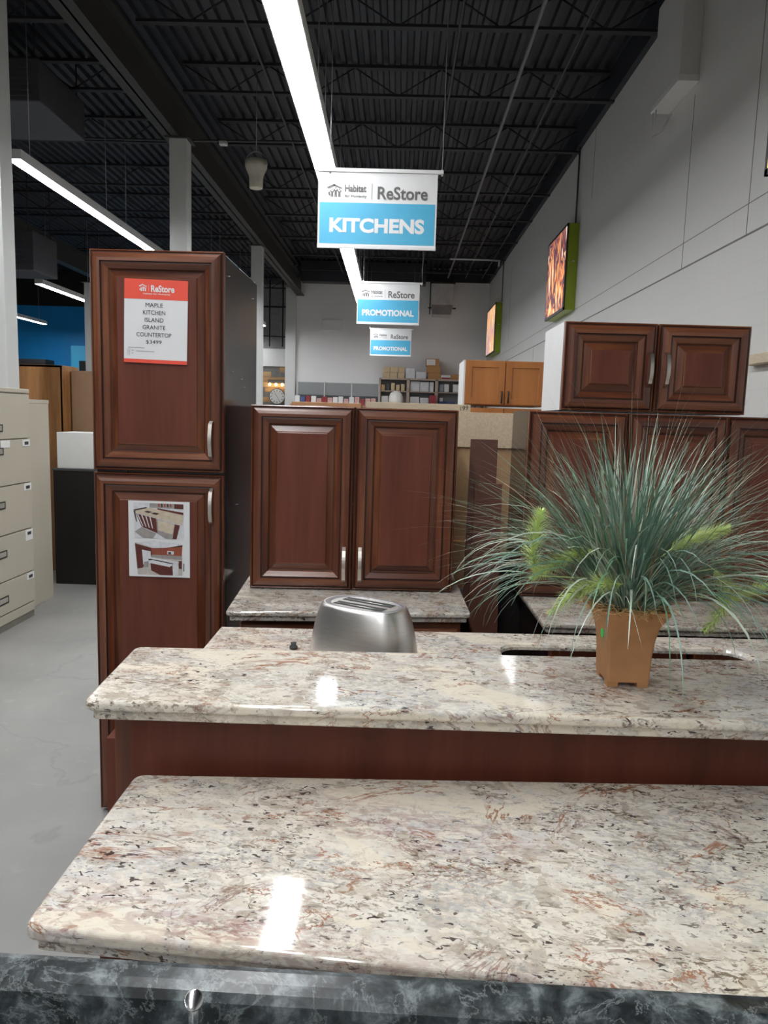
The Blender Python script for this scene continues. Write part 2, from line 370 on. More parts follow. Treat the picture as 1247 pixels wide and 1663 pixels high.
def text_verts(s, bold=.0):
    cu = bpy.data.curves.new('lettering', 'FONT'); cu.body = s; cu.offset = bold; cu.resolution_u = 4
    o = bpy.data.objects.new('lettering', cu); C.objects.link(o)
    bpy.context.view_layer.update()
    me = bpy.data.meshes.new_from_object(o.evaluated_get(bpy.context.evaluated_depsgraph_get()))
    bpy.data.objects.remove(o); bpy.data.curves.remove(cu)
    v = [tuple(p.co) for p in me.vertices]; f = [tuple(p.vertices) for p in me.polygons]
    bpy.data.meshes.remove(me); return v, f
def add_text(mb, s, x0, x1, z0, z1, y, mi=0, bold=.0, shear=0.0):
    v, f = text_verts(s, bold)
    ax, bx = min(p[0] for p in v), max(p[0] for p in v); ay, by = min(p[1] for p in v), max(p[1] for p in v)
    n = len(mb.v)
    for p in v:
        u = (p[0] - ax) / (bx - ax); w = (p[1] - ay) / (by - ay)
        mb.v.append((x0 + (x1 - x0) * u, y, z0 + (z1 - z0) * w + shear * u))
    for q in f: mb.face([n + i for i in q], mi)
def emblem(mb, x0, z0, w, h, y, mi=0):
    def P(pts): mb.quad([(x0 + w * (a - 175) / 143, y, z0 + h * (330 - c) / 125) for a, c in pts], mi)
    P([(175, 238), (240, 205), (262, 216), (240, 223), (193, 251)])
    P([(240, 205), (318, 243), (306, 250), (240, 222)])
    P([(190, 285), (205, 275), (212, 300), (207, 320), (193, 305)])
    for cx, t in ((226, 262), (258, 250), (290, 262)):
        P([(cx - 22, t + 4), (cx - 14, t + 1), (cx, t + 16), (cx + 14, t + 1), (cx + 20, t + 5), (cx + 9, t + 26), (cx + 11, 326), (cx + 2, 326), (cx, t + 48), (cx - 3, 326), (cx - 11, 326), (cx - 9, t + 26)])
        P([(cx + 6 * math.cos(a * PI / 4), t - 6 + 6 * math.sin(a * PI / 4)) for a in range(8)])

# ------------------------------------------------------------------ room shell
XR, YB, ZC = 2.20, 19.45, 5.3
XL, YF, YFAR = -14.0, -7.0, 27.0
struct('floor', B((XL, YF, -.2), (XR + .2, YFAR, 0)), M['floor'])
struct('wall_right', B((XR, YF, 0), (XR + .25, YB, ZC + .15)), M['wall'])
struct('wall_back', B((-2.9, YB, 0), (XR + .25, YB + .2, ZC + .15)), M['wallb'])
struct('wall_far', B((XL, YFAR, 0), (-2.6, YFAR + .2, ZC + .15)), M['wallg'])
struct('wall_left', B((XL - .2, YF, 0), (XL, YFAR, ZC + .15)), M['wallg'])
struct('wall_behind', B((XL, YF - .2, 0), (XR + .25, YF, ZC + .15)), M['wall'])
struct('wall_blue', B((XL, 21.0, 0), (-6.2, 21.2, 4.35)), M['bluewall'])
struct('trim_2', B((XL, 20.9, 4.35), (-6.2, 21.2, 5.29)), M['darksoff'])
struct('wall_light_blue', B((-9.1, 20.6, 0), (-6.2, 20.99, 3.25)), M['bluelight'])
# end post of the rear wall
struct('trim_1', B((-2.98, YB - .12, 0), (-2.72, YB + .25, 4.75)), M['col'])
# joint lines on the right wall: real thin grooves filled dark
mb = MB()
mb.box((XR - .003, 0, 2.79), (XR + .001, YB, 2.802)); mb.box((XR - .001, 0, 2.99), (XR + .001, YB, 2.996))
for y0, z0, z1 in ((9.2, 4.2, 5.0), (15.6, 3.2, 4.7), (6.1, 2.8, 4.1), (12.6, 2.25, 2.8), (5.0, 2.8, 4.4)):
    mb.box((XR - .002, y0, z0), (XR + .001, y0 + .006, z1))
struct('trim_3', mb, M['joint'])
# ceiling: corrugated deck with joists and girders as its parts
mb = MB(); x = XL; k = []
while x < XR + .2:
    k += [(x, 5.30), (x + .05, 5.30), (x + .065, 5.345), (x + .115, 5.345)]; x += .13
n = len(mb.v)
for yy in (YF, YFAR): mb.v += [(a, yy, z) for a, z in k]
for i in range(len(k) - 1): mb.face((n + i, n + i + 1, n + len(k) + i + 1, n + len(k) + i))
mb.recalc = False
ceil = struct('ceiling', mb, M['ceil'])
struct('roof', B((XL, YF, 5.42), (XR + .2, YFAR, 5.5)), M['ceil'], ceil)
yj = 1.3
ys = [-2.2, -.6, 1.0, 2.6, 4.2, 5.6, 7.05, 8.49, 10.03, 11.89, 13.4, 15.0, 16.6, 18.2, 21, 23, 25]
for i, y in enumerate(ys):
    mb = MB()
    for xa, xb in ((XL, -2.75), (-2.45, XR)):
        mb.box((xa, y - .035, 4.985), (xb, y + .035, 5.01)); mb.box((xa, y - .035, 5.27), (xb, y + .035, 5.30))
        nseg = int((xb - xa) / .45)
        for q in range(nseg):
            a = xa + (xb - xa) * q / nseg; b = xa + (xb - xa) * (q + 1) / nseg; z0, z1 = (5.0, 5.28) if q % 2 else (5.28, 5.0)
            mb.tube([(a, y, z0), (b, y, z1)], .008, 5)
    struct('joist', mb, M['joist'], ceil)
def ibeam(x, y0, y1, z0, z1, w):
    mb = MB(); mb.box((x - w / 2, y0, z0), (x + w / 2, y1, z0 + .02)); mb.box((x - w / 2, y0, z1 - .02), (x + w / 2, y1, z1)); mb.box((x - .01, y0, z0), (x + .01, y1, z1)); return mb
for x in (-2.62, -7.2, -11.8): struct('girder', ibeam(x, YF, YFAR, 4.57, 4.985, .19), M['beam'], ceil)
for x, y0 in ((1.08, 3), (.42, 3), (-1.45, 3), (1.5, 3), (1.9, 10)):
    struct('conduit', MB().tube([(x, y0, 4.95), (x, 18.5, 4.95)], .012 if x != 1.08 else .02, 6), M['conduit'] if x != 1.08 else M['conduit_light'], ceil)
struct('conduit', MB().tube([(-7, 8.85, 4.62), (-2.6, 8.85, 4.62), (-.9, 8.9, 4.66)], .012, 6), M['conduit'], ceil)
struct('conduit', MB().tube([(.95, 15.9, 4.85), (1.75, 15.9, 4.85), (2.0, 16.1, 4.88), (2.1, 17, 4.95)], .02, 6), M['housing'], ceil)
struct('girder', B((-2.5, 18.6, 4.80), (.55, 18.95, 5.28)), M['ceil'], ceil)

struct('ledger', B((XR - .06, YF, 5.0), (XR, YB, 5.30)), M['ceil'], ceil)
struct('ledger', B((-2.9, YB - .05, 5.0), (XR, YB, 5.30)), M['ceil'], ceil)
# ------------------------------------------------------------------ strip lights
def strip_light(x, y0, y1, z=3.7, w=.175, rz=0., label='', group='ceiling strip lights'):  # default width takes in the glare, broader than the strip itself
    t = thing('strip_light', label, 'ceiling light', (x, y0, z), rz, group)
    L = y1 - y0
    mb = MB(); mb.box((-w / 2 - .010, 0, .006), (w / 2 + .010, L, .09), 0, .004)
    mb.build('housing', M['housing'], t)
    d = MB(); pr = [(-w / 2, .02), (-w / 2, .004), (-w / 2 + .02, 0), (w / 2 - .02, 0), (w / 2, .004), (w / 2, .02)]
    d.loft([[(a, .006, c) for a, c in pr], [(a, L - .006, c) for a, c in pr]], 0, True, True, True)
    d.build('diffuser', M['tube'], t)
    for yy in (.3, L - .3): MB().tube([(0, yy, .10), (0, yy, 5.31 - z)], .003, 5).build('hanger', M['bail'], t)
    return t
lab1 = {4: 'near strip light of the long middle row, cut off by the top of the photo', 6.4: 'long bright strip light just in front of the kitchens banner',
        8.8: 'strip light hidden partly behind the kitchens banner', 11.2: 'far strip light seen just under the kitchens banner'}
for i in range(9):
    y0 = -5.6 + 2.4 * i
    lb = {4: 'strip light of the middle row reaching the top edge of the photo', 5: 'middle row strip light just in front of the kitchens banner',
          6: 'middle row strip light whose start is behind the kitchens banner', 7: 'middle row strip light seen just below the kitchens banner',
          8: 'middle row strip light ending above the middle banner', 9: 'farthest strip light of the middle row, hidden behind the middle banner'}.get(i, 'strip light of the middle row behind the viewer')
    strip_light(-.655 - .009 * y0 + .0, y0, y0 + 2.395, rz=.009, label=lb, group='strip lights of the middle row')
strip_light(-.80, 16.05, 17.45, w=.14, rz=.009, label='added unseen strip light brightening the rear wall, hidden behind the middle banner')  # unseen extra fixture, added to lift the rear wall
for i in range(10):
    y0 = -6.02 + 2.4 * i + (.75 if i >= 5 else 0)
    strip_light(-3.44, y0, y0 + 2.38, w=.12, label='bright strip light of the left row above the tall cabinet', group='strip lights of the left row')
strip_light(-6.42, 13.3, 15.7, w=.13, label='short strip light end left of the tall cabinet top', group='strip lights of the far left row')
strip_light(-6.42, 15.7, 18.1, w=.13, label='strip light of the far left row behind the tall cabinet', group='strip lights of the far left row')
strip_light(-6.42, 4.0, 7.0, w=.13, label='strip light of the far left row hidden by the near column', group='strip lights of the far left row')
strip_light(-9.38, 16.9, 19.7, w=.12, label='strip light in front of the blue wall')
strip_light(-4.3, 19.6, 21.2, w=.12, label='added unseen strip light brightening the plank wall and header, hidden behind the tall pantry cabinet')  # added out of sight to light the planks and white header
strip_light(-9.38, 7.4, 10.4, w=.12, label='strip light of the farthest left row outside the photo')

# ------------------------------------------------------------------ columns and things on the ceiling
def column(x, y, ztop, w, label):
    t = thing('support_column', label, 'column', (x, y, 0), 0, None)
    B((-w / 2, -w / 2, 0), (w / 2, w / 2, ztop), .008).build('shaft', M['col'], t)
    B((-w / 2 - .04, -w / 2 - .04, ztop - .012), (w / 2 + .04, w / 2 + .04, ztop)).build('cap_plate', M['beam'], t)
    B((-w / 2 - .05, -w / 2 - .05, 0), (w / 2 + .05, w / 2 + .05, .02)).build('base_plate', M['col'], t)
column(-3.29, 6.14, 5.29, .19, 'white square column at the left edge of the photo beside the filing cabinets')
column(-2.55, 8.70, 4.57, .195, 'white square column rising behind the tall cabinet')
column(-2.67, 13.9, 4.57, .20, 'white square column right of the tall cabinet')
column(-5.45, 13.1, 3.72, .12, 'thin white column beside the blue wall left of the tall cabinet')
t = thing('hanging_bucket', 'cream plastic bucket funnel hung from the black ceiling', 'bucket', (-1.635, 8.4, 3.99))
MB().lathe([(.068, 0), (.072, .004), (.075, .10), (.08, .13), (.112, .20), (.118, .215), (.120, .285), (.110, .285), (.108, .215), (.07, .13), (.064, .006)], seg=32).build('body', M['bucket'], t)
MB().tube([(.122 * math.cos(a), 0, .245 + .135 * math.sin(a)) for a in [PI * i / 16 for i in range(17)]], .005, 6).build('bail', M['bail'], t)
MB().tube([(0, 0, .38), (0, 0, 1.32)], .003, 5).build('hook', M['bail'], t)
t = thing('ceiling_sensor', 'small white sensor on a dark conduit near the bucket', 'sensor', (-2.1, 8.85, 4.58))
B((-.045, -.04, -.0), (.045, .04, .04), .01).build('body', M['housing'], t)
def heater(name, x0, x1, y0, y1, z0, z1, label, m, cat='ceiling heater'):
    t = thing(name, label, cat, ((x0 + x1) / 2, (y0 + y1) / 2, z0)); a, b, c = (x1 - x0) / 2, (y1 - y0) / 2, z1 - z0
    B((-a, -b, 0), (a, b, c), .015).build('casing', m, t)
    mb = MB()
    for i in range(6): mb.box((-a * .85, -b - .012, c * (.12 + .13 * i)), (a * .85, -b, c * (.12 + .13 * i) + c * .05))
    mb.build('louvre', m, t)
    for sx in (-1, 1):
        for sy in (-1, 1): MB().tube([(sx * a * .9, sy * b * .9, c), (sx * a * .9, sy * b * .9, 5.31 - z0)], .008, 5).build('hanger', M['joist'], t)
heater('air_duct', -4.9, -3.58, 7.55, 8.6, 4.50, 4.90, 'dark grey boxed duct under the ceiling beside the left edge', M['duct'], 'duct')
heater('air_handler', -7.4, -5.62, 11.5, 12.3, 3.62, 4.2, 'grey air handling box hung at left above the short strip light', M['duct'], 'duct')
t = thing('unit_heater', 'silver unit heater hung high on the rear wall', 'heater', (.97, 19.0, 4.08))
B((-.27, -.28, .26), (.27, .28, .78), .01).build('casing', M['galv'], t)
MB().loft([[(-.27, -.28, .26), (.27, -.28, .26), (.27, .28, .26), (-.27, .28, .26)], [(-.24, -.42, 0), (.22, -.42, 0), (.22, .1, 0), (-.24, .1, 0)]], 0, True, True, True).build('hood', M['galv'], t)
mb = MB()
mb.box((-.31, -.29, .76), (.31, -.26, .80)); mb.box((-.34, -.29, .16), (.34, -.26, .19)); mb.box((-.31, -.29, .02), (-.285, -.26, .8))
for sx in (-.28, .28): mb.tube([(sx, 0, .78), (sx, 0, 1.23)], .01, 5)
mb.build('frame', M['darksoff'], t)

# painted-over box fixed high on the right wall, with ledge and straps
t = thing('wall_box', 'painted white boxed unit with a ledge high on the right wall', 'wall box', (XR, 6.3, 4.17))
B((-.15, -.25, .05), (0, .36, .82), .004).build('body', M['wall'], t)
B((-.16, -.26, 0), (0, .37, .05), .004).build('ledge', M['white'], t)
for yy in (.28, .35):
    MB().tube([(-.14, yy, 0), (-.145, yy, -.12), (-.14, yy, -.19), (-.06, yy, -.14), (-.01, yy, -.03)], .006, 6).build('strap', M['wall'], t)
MB().tube([(XR - .03, 9.86, 5.0), (XR - .03, 9.86, 4.05)], .012, 6).build('power_conduit', M['conduit'])
tag(bpy.data.objects['power_conduit'], 'thin vertical conduit running from the ceiling to the nearer picture light box', 'conduit')
o = MB().tube([(XR - .03, 16.7, 5.0), (XR - .03, 16.7, 4.15)], .012, 6).build('power_conduit', M['conduit'])
tag(o, 'thin vertical conduit above the farther picture light box', 'conduit')
o = B((XR - .07, 4.0, 1.95), (XR, 4.74, 2.01), .006).build('wall_rail', M['ply']); tag(o, 'pale rail on the right wall beside the upper cabinet', 'rail')

def light_box(y0, y1, z0, z1, label, mat, d=.15):
    t = thing('light_box', label, 'light box', (XR, y0, z0), 0, 'lime green picture light boxes')
    L, H = y1 - y0, z1 - z0
    B((-d + .004, 0, 0), (0, L, H), .008).build('casing', M['limegreen'], t)
    mb = MB(); e = .035
    mb.box((-d, 0, 0), (-d + .02, e, H)); mb.box((-d, L - e, 0), (-d + .02, L, H)); mb.box((-d, 0, 0), (-d + .02, L, e)); mb.box((-d, 0, H - e), (-d + .02, L, H))
    mb.build('frame', M['duct'], t)
    B((-d - .002, e, e), (-d + .006, L - e, H - e)).build('picture', mat, t)
    MB().lathe([(.0, -.0), (.014, .004), (.014, .02)], (-.06, -.012, H * .55), 12).build('latch', M['nickel'], t)
light_box(9.75, 10.95, 2.99, 4.06, 'nearer lime edged light box with warm orange picture on right wall', picture('warm picture', [(.9, .75, .7), (.9, .5, .3), (.16, .05, .06), (.07, .05, .09), (.75, .20, .07), (.98, .66, .25), (.9, .6, .55)], 3.2, .42, 2.2))
light_box(16.8, 18.3, 3.06, 4.14, 'farther lime edged light box with blue and orange picture on right wall', picture('blue orange picture', [(.06, .12, .6), (.5, .4, .5), (.75, .3, .12), (.9, .62, .3), (.9, .8, .7)], 2.6, .42, 7.2))
light_box(3.2, 4.50, 3.0, 4.07, 'light box cut off by the right edge of the photo', picture('yellow picture', [(.2, .03, .03), (.6, .35, .1), (.8, .65, .1), (.85, .75, .45)], 3.2, .35, 4.2))

# ------------------------------------------------------------------ hanging banners
def banner(y, xl, xr, z0, z1, word, wx, label):
    w = xr - xl; h = z1 - z0
    t = thing('hanging_banner', label, 'banner', ((xl + xr) / 2, y, z0), 0, None)
    B((-w / 2, -.0015, .0), (w / 2, .0015, h), 0).build('vinyl', M['signwhite'], t)
    mb = MB(); mb.quad([(-w / 2 + .012, -.003, .028), (w / 2 - .012, -.003, .028), (w / 2 - .012, -.003, h * .595), (-w / 2 + .012, -.003, h * .595)]); mb.build('blue_panel', M['blue'], t)
    MB().box((-w / 2 - .02, -.012, h - .004), (w / 2 + .04, .012, h + .022), 0, .004).build('top_rail', M['signwhite'], t)
    MB().box((-w / 2 - .002, -.008, -.006), (w / 2 + .002, .008, .020), 0, .004).build('bottom_rail', M['signwhite'], t)
    mb = MB(); add_text(mb, word, -w * wx, w * wx, h * .20, h * .395 if word[0] == 'K' else h * .355, -.0045, 0, .042); mb.build('lettering', M['signwhite'], t)
    mb = MB()
    emblem(mb, -w * .43, h * .66, w * .135, h * .175, -.0045)
    add_text(mb, 'Habitat', -w * .275, -w * .095, h * .735, h * .83, -.0045, 0, .025); add_text(mb, 'for Humanity', -w * .275, -w * .09, h * .655, h * .70, -.0045, 0, .02)
    mb.quad([(-w * .050, -.0045, h * .64), (-w * .047, -.0045, h * .64), (-w * .047, -.0045, h * .85), (-w * .050, -.0045, h * .85)])
    add_text(mb, 'ReStore', w * .0, w * .42, h * .645, h * .815, -.0045, 0, .02)
    mb.build('logo', M['logogrey'], t)
    for sx in (-w / 2 + (.085 if y < 12 else -.01), w / 2 + .03):
        MB().tube([(sx, 0, h + .02), (sx, 0, 5.31 - z0)], .0025, 5).build('wire', M['bail'], t)
        MB().lathe([(.0, -.02), (.008, -.015), (.008, .03), (0, .035)], (sx, 0, h), 8).build('hook', M['nickel'], t)
banner(5.6, -.638, .225, 2.785, 3.315, 'KITCHENS', .40, 'blue and white kitchens banner, largest and nearest of the three')
banner(10.8, -.650, .236, 2.875, 3.44, 'PROMOTIONAL', .415, 'middle of the three banners, blue and white with the word promotional')
banner(16.6, -.690, .212, 2.895, 3.465, 'PROMOTIONAL', .41, 'smallest and farthest of the three banners, with the word promotional')

# ------------------------------------------------------------------ cabinets
def pull(parent, x, y, z0, z1, m=None, w=.0065):
    """arched flat bar pull standing off a door whose front is at y"""
    mb = MB(); n = 12; loops = []; L = z1 - z0
    for i in range(n + 1):
        u = i / n; z = z0 + L * u; d = .012 + .020 * math.sin(PI * u) ** .8
        if i in (0, n): d = .0
        loops.append([(x - w, y - d, z), (x + w, y - d, z), (x + w, y - d - .007, z), (x - w, y - d - .007, z)])
    mb.loft(loops, 0, True, True, True)
    return mb.build('handle', m or M['nickel'], parent)
PROF = [(0, -.020), (0, .004), (.003, .008), (.006, .006), (.0072, .005), (.013, .0135), (.020, .0175), (.030, .020), (.041, .020), (.0425, .015), (.048, .0165), (.055, .012), (.066, .0065), (.070, .000), (.0735, -.001), (.094, .0095), (.0965, .013), (.100, .014)]
def raised_door(parent, x0, x1, z0, z1, y, handle=None, prof=PROF, mats=None, name='door'):
    """raised panel door, front towards -Y; y = face of the carcass"""
    mb = MB(); loops = []
    for i, d in prof:
        loops.append([(x0 + i, y - .002 - d - .02 * (d >= -.02), z0 + i), (x1 - i, y - .002 - d - .02, z0 + i), (x1 - i, y - .002 - d - .02, z1 - i), (x0 + i, y - .002 - d - .02, z1 - i)])
    n = 0
    for l in loops: mb.v += l
    for i in range(len(loops) - 1):
        gro = (abs(prof[i][0] - .0065) < .001 or abs(prof[i][0] - .0417) < .001 or .069 < prof[i][0] < .0736) and prof is PROF and prof[i + 1][0] - prof[i][0] < .01
        for j in range(4):
            a = i * 4 + j; b = i * 4 + (j + 1) % 4
            mb.face((a, b, b + 4, a + 4), 2 if gro else (1 if j in (0, 2) else 0))
    mb.face([len(loops) * 4 - 4 + j for j in range(4)], 3)
    mb.face((3, 2, 1, 0), 0)
    d = mb.build(name, mats or [M['wood_v'], M['wood_h'], M['groove'], M['panel']], parent)
    if handle: pull(d, handle[0], y - .002 - .02 - .019, handle[1], handle[2])
    return d
# tall pantry cabinet
t = thing('pantry_cabinet', 'tall dark mahogany pantry cabinet with a price sheet on its upper door', 'cabinet', (-1.12, 2.735, 0))
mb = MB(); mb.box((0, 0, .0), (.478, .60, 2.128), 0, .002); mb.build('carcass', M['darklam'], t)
raised_door(t, -.002, .480, 1.345, 2.132, 0, (.440, 1.395, 1.535))
raised_door(t, -.002, .480, .012, 1.335, 0, (.441, 1.155, 1.290))
mb = MB()
for yy, z in ((.12, 1.72), (.28, 1.70), (.33, 1.67), (.5, 2.05), (.05, 2.06), (.2, 1.2)): mb.lathe([(0, 0), (.004, .001), (.004, .003)], (.481, yy, z), 8)
mb.build('screw_cap', M['white'], t)
# price sheet
t = thing('price_sheet', 'red and white price sheet taped to the upper pantry door', 'sign', (-.884, 2.693, 1.735), 0)
t.rotation_euler = (0, R(1.2), 0)
B((-.114, 0, 0), (.114, .001, .293)).build('paper', M['paper'], t)
mb = MB()
mb.quad([(-.114, -.0006, .224), (.114, -.0006, .224), (.114, -.0006, .293), (-.114, -.0006, .293)]); mb.build('header_band', M['red'], t)
mb = MB(); mb.quad([(-.114, -.0006, 0), (.114, -.0006, 0), (.114, -.0006, .013), (-.114, -.0006, .013)])
mb.build('footer_band', M['red'], t)
mb = MB(); emblem(mb, -.062, .250, .030, .026, -.0015); mb.quad([(-.026, -.0015, .251), (-.0254, -.0015, .251), (-.0254, -.0015, .274), (-.026, -.0015, .274)])
add_text(mb, 'ReStore', -.018, .066, .2495, .2735, -.0015, 0, .03); add_text(mb, 'Habitat for Humanity', -.046, .052, .2395, .2455, -.0015, 0, .02); mb.build('header_lettering', M['paper'], t)
mb = MB()
for s, hw, z in (('MAPLE', .031, .197), ('KITCHEN', .040, .171), ('ISLAND', .034, .145), ('GRANITE', .041, .119), ('COUNTERTOP', .063, .093), ('$3499', .028, .067)):
    add_text(mb, s, -.006 - hw, -.006 + hw, z, z + .0145, -.0015, 0, .0)
mb.build('lettering', M['ink'], t)
mb = MB()
for i, (a, b, z) in enumerate(((-.098, -.040, .052), (-.086, -.078, .042), (-.070, -.004, .040), (-.086, -.080, .032))): mb.quad([(a, -.0015, z), (b, -.0015, z), (b, -.0015, z + .0022), (a, -.0015, z + .0022)])
for z in (.028, .039):
    for (a, b, c, d) in ((-.1, -.092, z, z + .001), (-.1, -.092, z + .008, z + .009), (-.1, -.099, z, z + .009), (-.093, -.092, z, z + .009)): mb.quad([(a, -.0015, c), (b, -.0015, c), (b, -.0015, d), (a, -.0015, d)])
mb.build('small_print', M['inkfaint'], t)
# photo sheet on the lower door
def pmat(n, c): return plain(n, c, .6, var=.12, scale=60)
pm = [M['paper'], pmat('print mahogany', (.10, .02, .015)), pmat('print cream', (.55, .47, .36)), pmat('print grey', (.30, .28, .27)), pmat('print dark', (.05, .03, .03)), pmat('print light', (.62, .63, .66)), pmat('print floor', (.50, .46, .42)), pmat('print orange wood', (.28, .07, .035))]
t = thing('photo_sheet', 'white sheet with two kitchen photographs on the lower pantry door', 'photograph', (-.876, 2.693, .950), 0)
B((-.114, 0, 0), (.114, .001, .285)).build('paper', M['paper'], t)
def PQ(mb, pts, mi, k):   # coordinates measured over the sheet, 0..1 across and up
    mb.quad([(-.114 + .228 * (a - 65) / 1045, -.0008 - .00025 * k, .285 * (1435 - c) / 1285) for a, c in pts], mi)
mb = MB()
PQ(mb, [(150, 180), (1005, 190), (1015, 785), (165, 778)], 5, 0)
PQ(mb, [(430, 185), (1005, 190), (1005, 270), (430, 262)], 3, 1); PQ(mb, [(850, 190), (1003, 192), (1003, 272), (850, 268)], 1, 2)
for i in range(5): PQ(mb, [(570 + 50 * i, 188), (600 + 50 * i, 188), (605 + 50 * i, 245), (575 + 50 * i, 245)], 4 if i % 2 else 7, 2)
PQ(mb, [(560, 265), (1003, 330), (1003, 370), (560, 300)], 1, 2)
PQ(mb, [(160, 318), (430, 262), (1003, 372), (985, 540), (160, 345)], 2, 3)
PQ(mb, [(330, 330), (395, 312), (480, 335), (410, 352)], 4, 4); PQ(mb, [(450, 360), (510, 338), (600, 355), (545, 382)], 4, 4)
PQ(mb, [(200, 365), (540, 440), (560, 690), (290, 580)], 1, 4)
for i in range(4): PQ(mb, [(215 + 70 * i, 372 + 14 * i), (235 + 70 * i, 376 + 14 * i), (320 + 55 * i, 575 + 12 * i), (305 + 55 * i, 572 + 12 * i)], 5, 5)
PQ(mb, [(545, 450), (860, 530), (820, 780), (700, 775), (560, 690)], 3, 4); PQ(mb, [(565, 460), (850, 532), (815, 700), (575, 640)], 2, 5)
PQ(mb, [(860, 530), (945, 545), (885, 780), (818, 778)], 1, 5); PQ(mb, [(168, 670), (290, 590), (540, 695), (480, 776), (310, 772)], 3, 4)
PQ(mb, [(150, 300), (380, 250), (385, 270), (175, 320)], 4, 4); PQ(mb, [(155, 318), (185, 320), (215, 505), (200, 510)], 4, 5)
mb.build('island_photograph', pm, t)
mb = MB()
PQ(mb, [(168, 860), (975, 860), (980, 1400), (215, 1400)], 6, 0); PQ(mb, [(168, 850), (500, 815), (985, 860), (975, 905), (540, 950)], 5, 1)
PQ(mb, [(170, 870), (450, 940), (460, 1060), (300, 1285), (208, 1300)], 1, 2); PQ(mb, [(450, 945), (720, 930), (985, 880), (970, 1070), (450, 1070)], 7, 1)
for i in range(6): PQ(mb, [(480 + 45 * i, 950), (484 + 45 * i, 950), (484 + 45 * i, 1050), (480 + 45 * i, 1050)], 4, 2)
PQ(mb, [(290, 975), (440, 1000), (440, 1200), (310, 1230)], 5, 3); PQ(mb, [(320, 1180), (400, 1170), (400, 1270), (320, 1280)], 3, 4)
PQ(mb, [(455, 1055), (960, 1065), (975, 1130), (455, 1110)], 3, 2); PQ(mb, [(725, 985), (840, 990), (835, 1045), (725, 1040)], 5, 3); PQ(mb, [(740, 1000), (790, 1002), (790, 1040), (740, 1036)], 4, 4)
PQ(mb, [(915, 1150), (975, 1150), (970, 1290), (920, 1280)], 1, 3)
PQ(mb, [(400, 1125), (830, 1190), (820, 1220), (400, 1150)], 4, 3); PQ(mb, [(380, 1110), (500, 1105), (925, 1170), (915, 1200), (830, 1195)], 5, 4)
PQ(mb, [(430, 1190), (810, 1240), (820, 1400), (600, 1400), (445, 1325)], 1, 3); PQ(mb, [(350, 1155), (480, 1150), (820, 1210), (765, 1258), (430, 1200)], 5, 4)
PQ(mb, [(820, 1190), (915, 1195), (915, 1390), (820, 1400)], 5, 4); PQ(mb, [(995, 1190), (1020, 1195), (1015, 1330), (990, 1325)], 3, 2)
mb.build('kitchen_photograph', pm, t)

def wall_cab(name, label, loc, rz, w, h, d, handles, cm, side_m=None, doorsplit=None):
    t = thing(name, label, 'cabinet', loc, rz)
    MB().box((0, 0, 0), (w, d, h), 0, .002).build('carcass', cm, t)
    m = w / 2 if doorsplit is None else doorsplit
    for a, b, hx in ((.0, m - .003, m - .030), (m + .003, w, m + .030)):
        raised_door(t, a, b, .002, h - .001, 0, (hx, handles[0], handles[1]) if handles else None)
    return t
# middle wall cabinet standing on the back counter
wall_cab('wall_cabinet', 'mahogany two door wall cabinet standing on the granite counter behind the toaster', (-.545, 2.752, .912), R(3.0), .765, .688, .30, (.035, .168), M['darklam'])
# right side cabinets
wall_cab('wall_cabinet', 'mahogany two door wall cabinet behind the potted grass, carrying the small one', (.478, 2.770, .912), R(1.0), .728, .695, .33, (.035, .168), M['darklam'])
t = wall_cab('small_wall_cabinet', 'short mahogany two door cabinet with white sides, stacked at right', (.592, 2.780, 1.612), R(.6), .672, .320, .33, (.092, .217), M['white'])
t = thing('wall_cabinet', 'dark mahogany cabinet at the right edge beside the one behind the grass', 'cabinet', (1.212, 2.800, .912), R(1.0))
MB().box((0, 0, 0), (.762, .33, .695), 0, .002).build('carcass', M['darklam'], t)
raised_door(t, 0, .378, .002, .694, 0); raised_door(t, .384, .762, .002, .694, 0)

# ------------------------------------------------------------------ granite slabs
def slab(name, poly, z1, th, m, label, lip=.012, bev=.007, under=None):
    """laminated granite top: rounded upper layer overhanging a square lower layer. poly is counter-clockwise"""
    zo = z1; mb = MB()
    def inset(p, d):
        out = []; n = len(p)
        for i in range(n):
            a, b, c = Vector(p[i - 1]), Vector(p[i]), Vector(p[(i + 1) % n])
            e1 = (b - a).normalized(); e2 = (c - b).normalized(); n1 = Vector((-e1.y, e1.x)); n2 = Vector((-e2.y, e2.x))
            bis = (n1 + n2).normalized(); out.append(b + bis * d / max(.3, bis.dot(n1)))
        return out
    cr = []
    n = len(poly)
    for i in range(n):      # round the corners in plan
        a, b, c = Vector(poly[i - 1]), Vector(poly[i]), Vector(poly[(i + 1) % n]); r = .022
        p0 = b + (a - b).normalized() * r; p2 = b + (c - b).normalized() * r
        for k in range(6):
            u = k / 5; cr.append(p0 * (1 - u) ** 2 + b * 2 * u * (1 - u) + p2 * u * u)
    half = th * .52
    prof = []
    for k in range(6):
        a = k / 5 * PI / 2; prof.append((bev * (1 - math.sin(a)), zo - bev * (1 - math.cos(a))))
    prof = [(bev * (1 - math.sin(k / 5 * PI / 2)), zo - bev * (1 - math.cos(k / 5 * PI / 2))) for k in range(6)]
    prof += [(bev * (1 - math.cos(k / 5 * PI / 2)), zo - half + bev * (1 - math.sin(k / 5 * PI / 2))) for k in range(6)]
    prof += [(lip, zo - half), (lip, zo - th + .002), (lip + .002, zo - th)]
    loops = [[(q.x, q.y, z) for q in inset(cr, d)] for d, z in prof]
    mb.loft(loops, 0, True, False, True, False)
    if under is None: mb.face(range(len(cr)), 0)
    o = mb.build(name, m); 
    if label: tag(o, label, 'countertop')
    return o
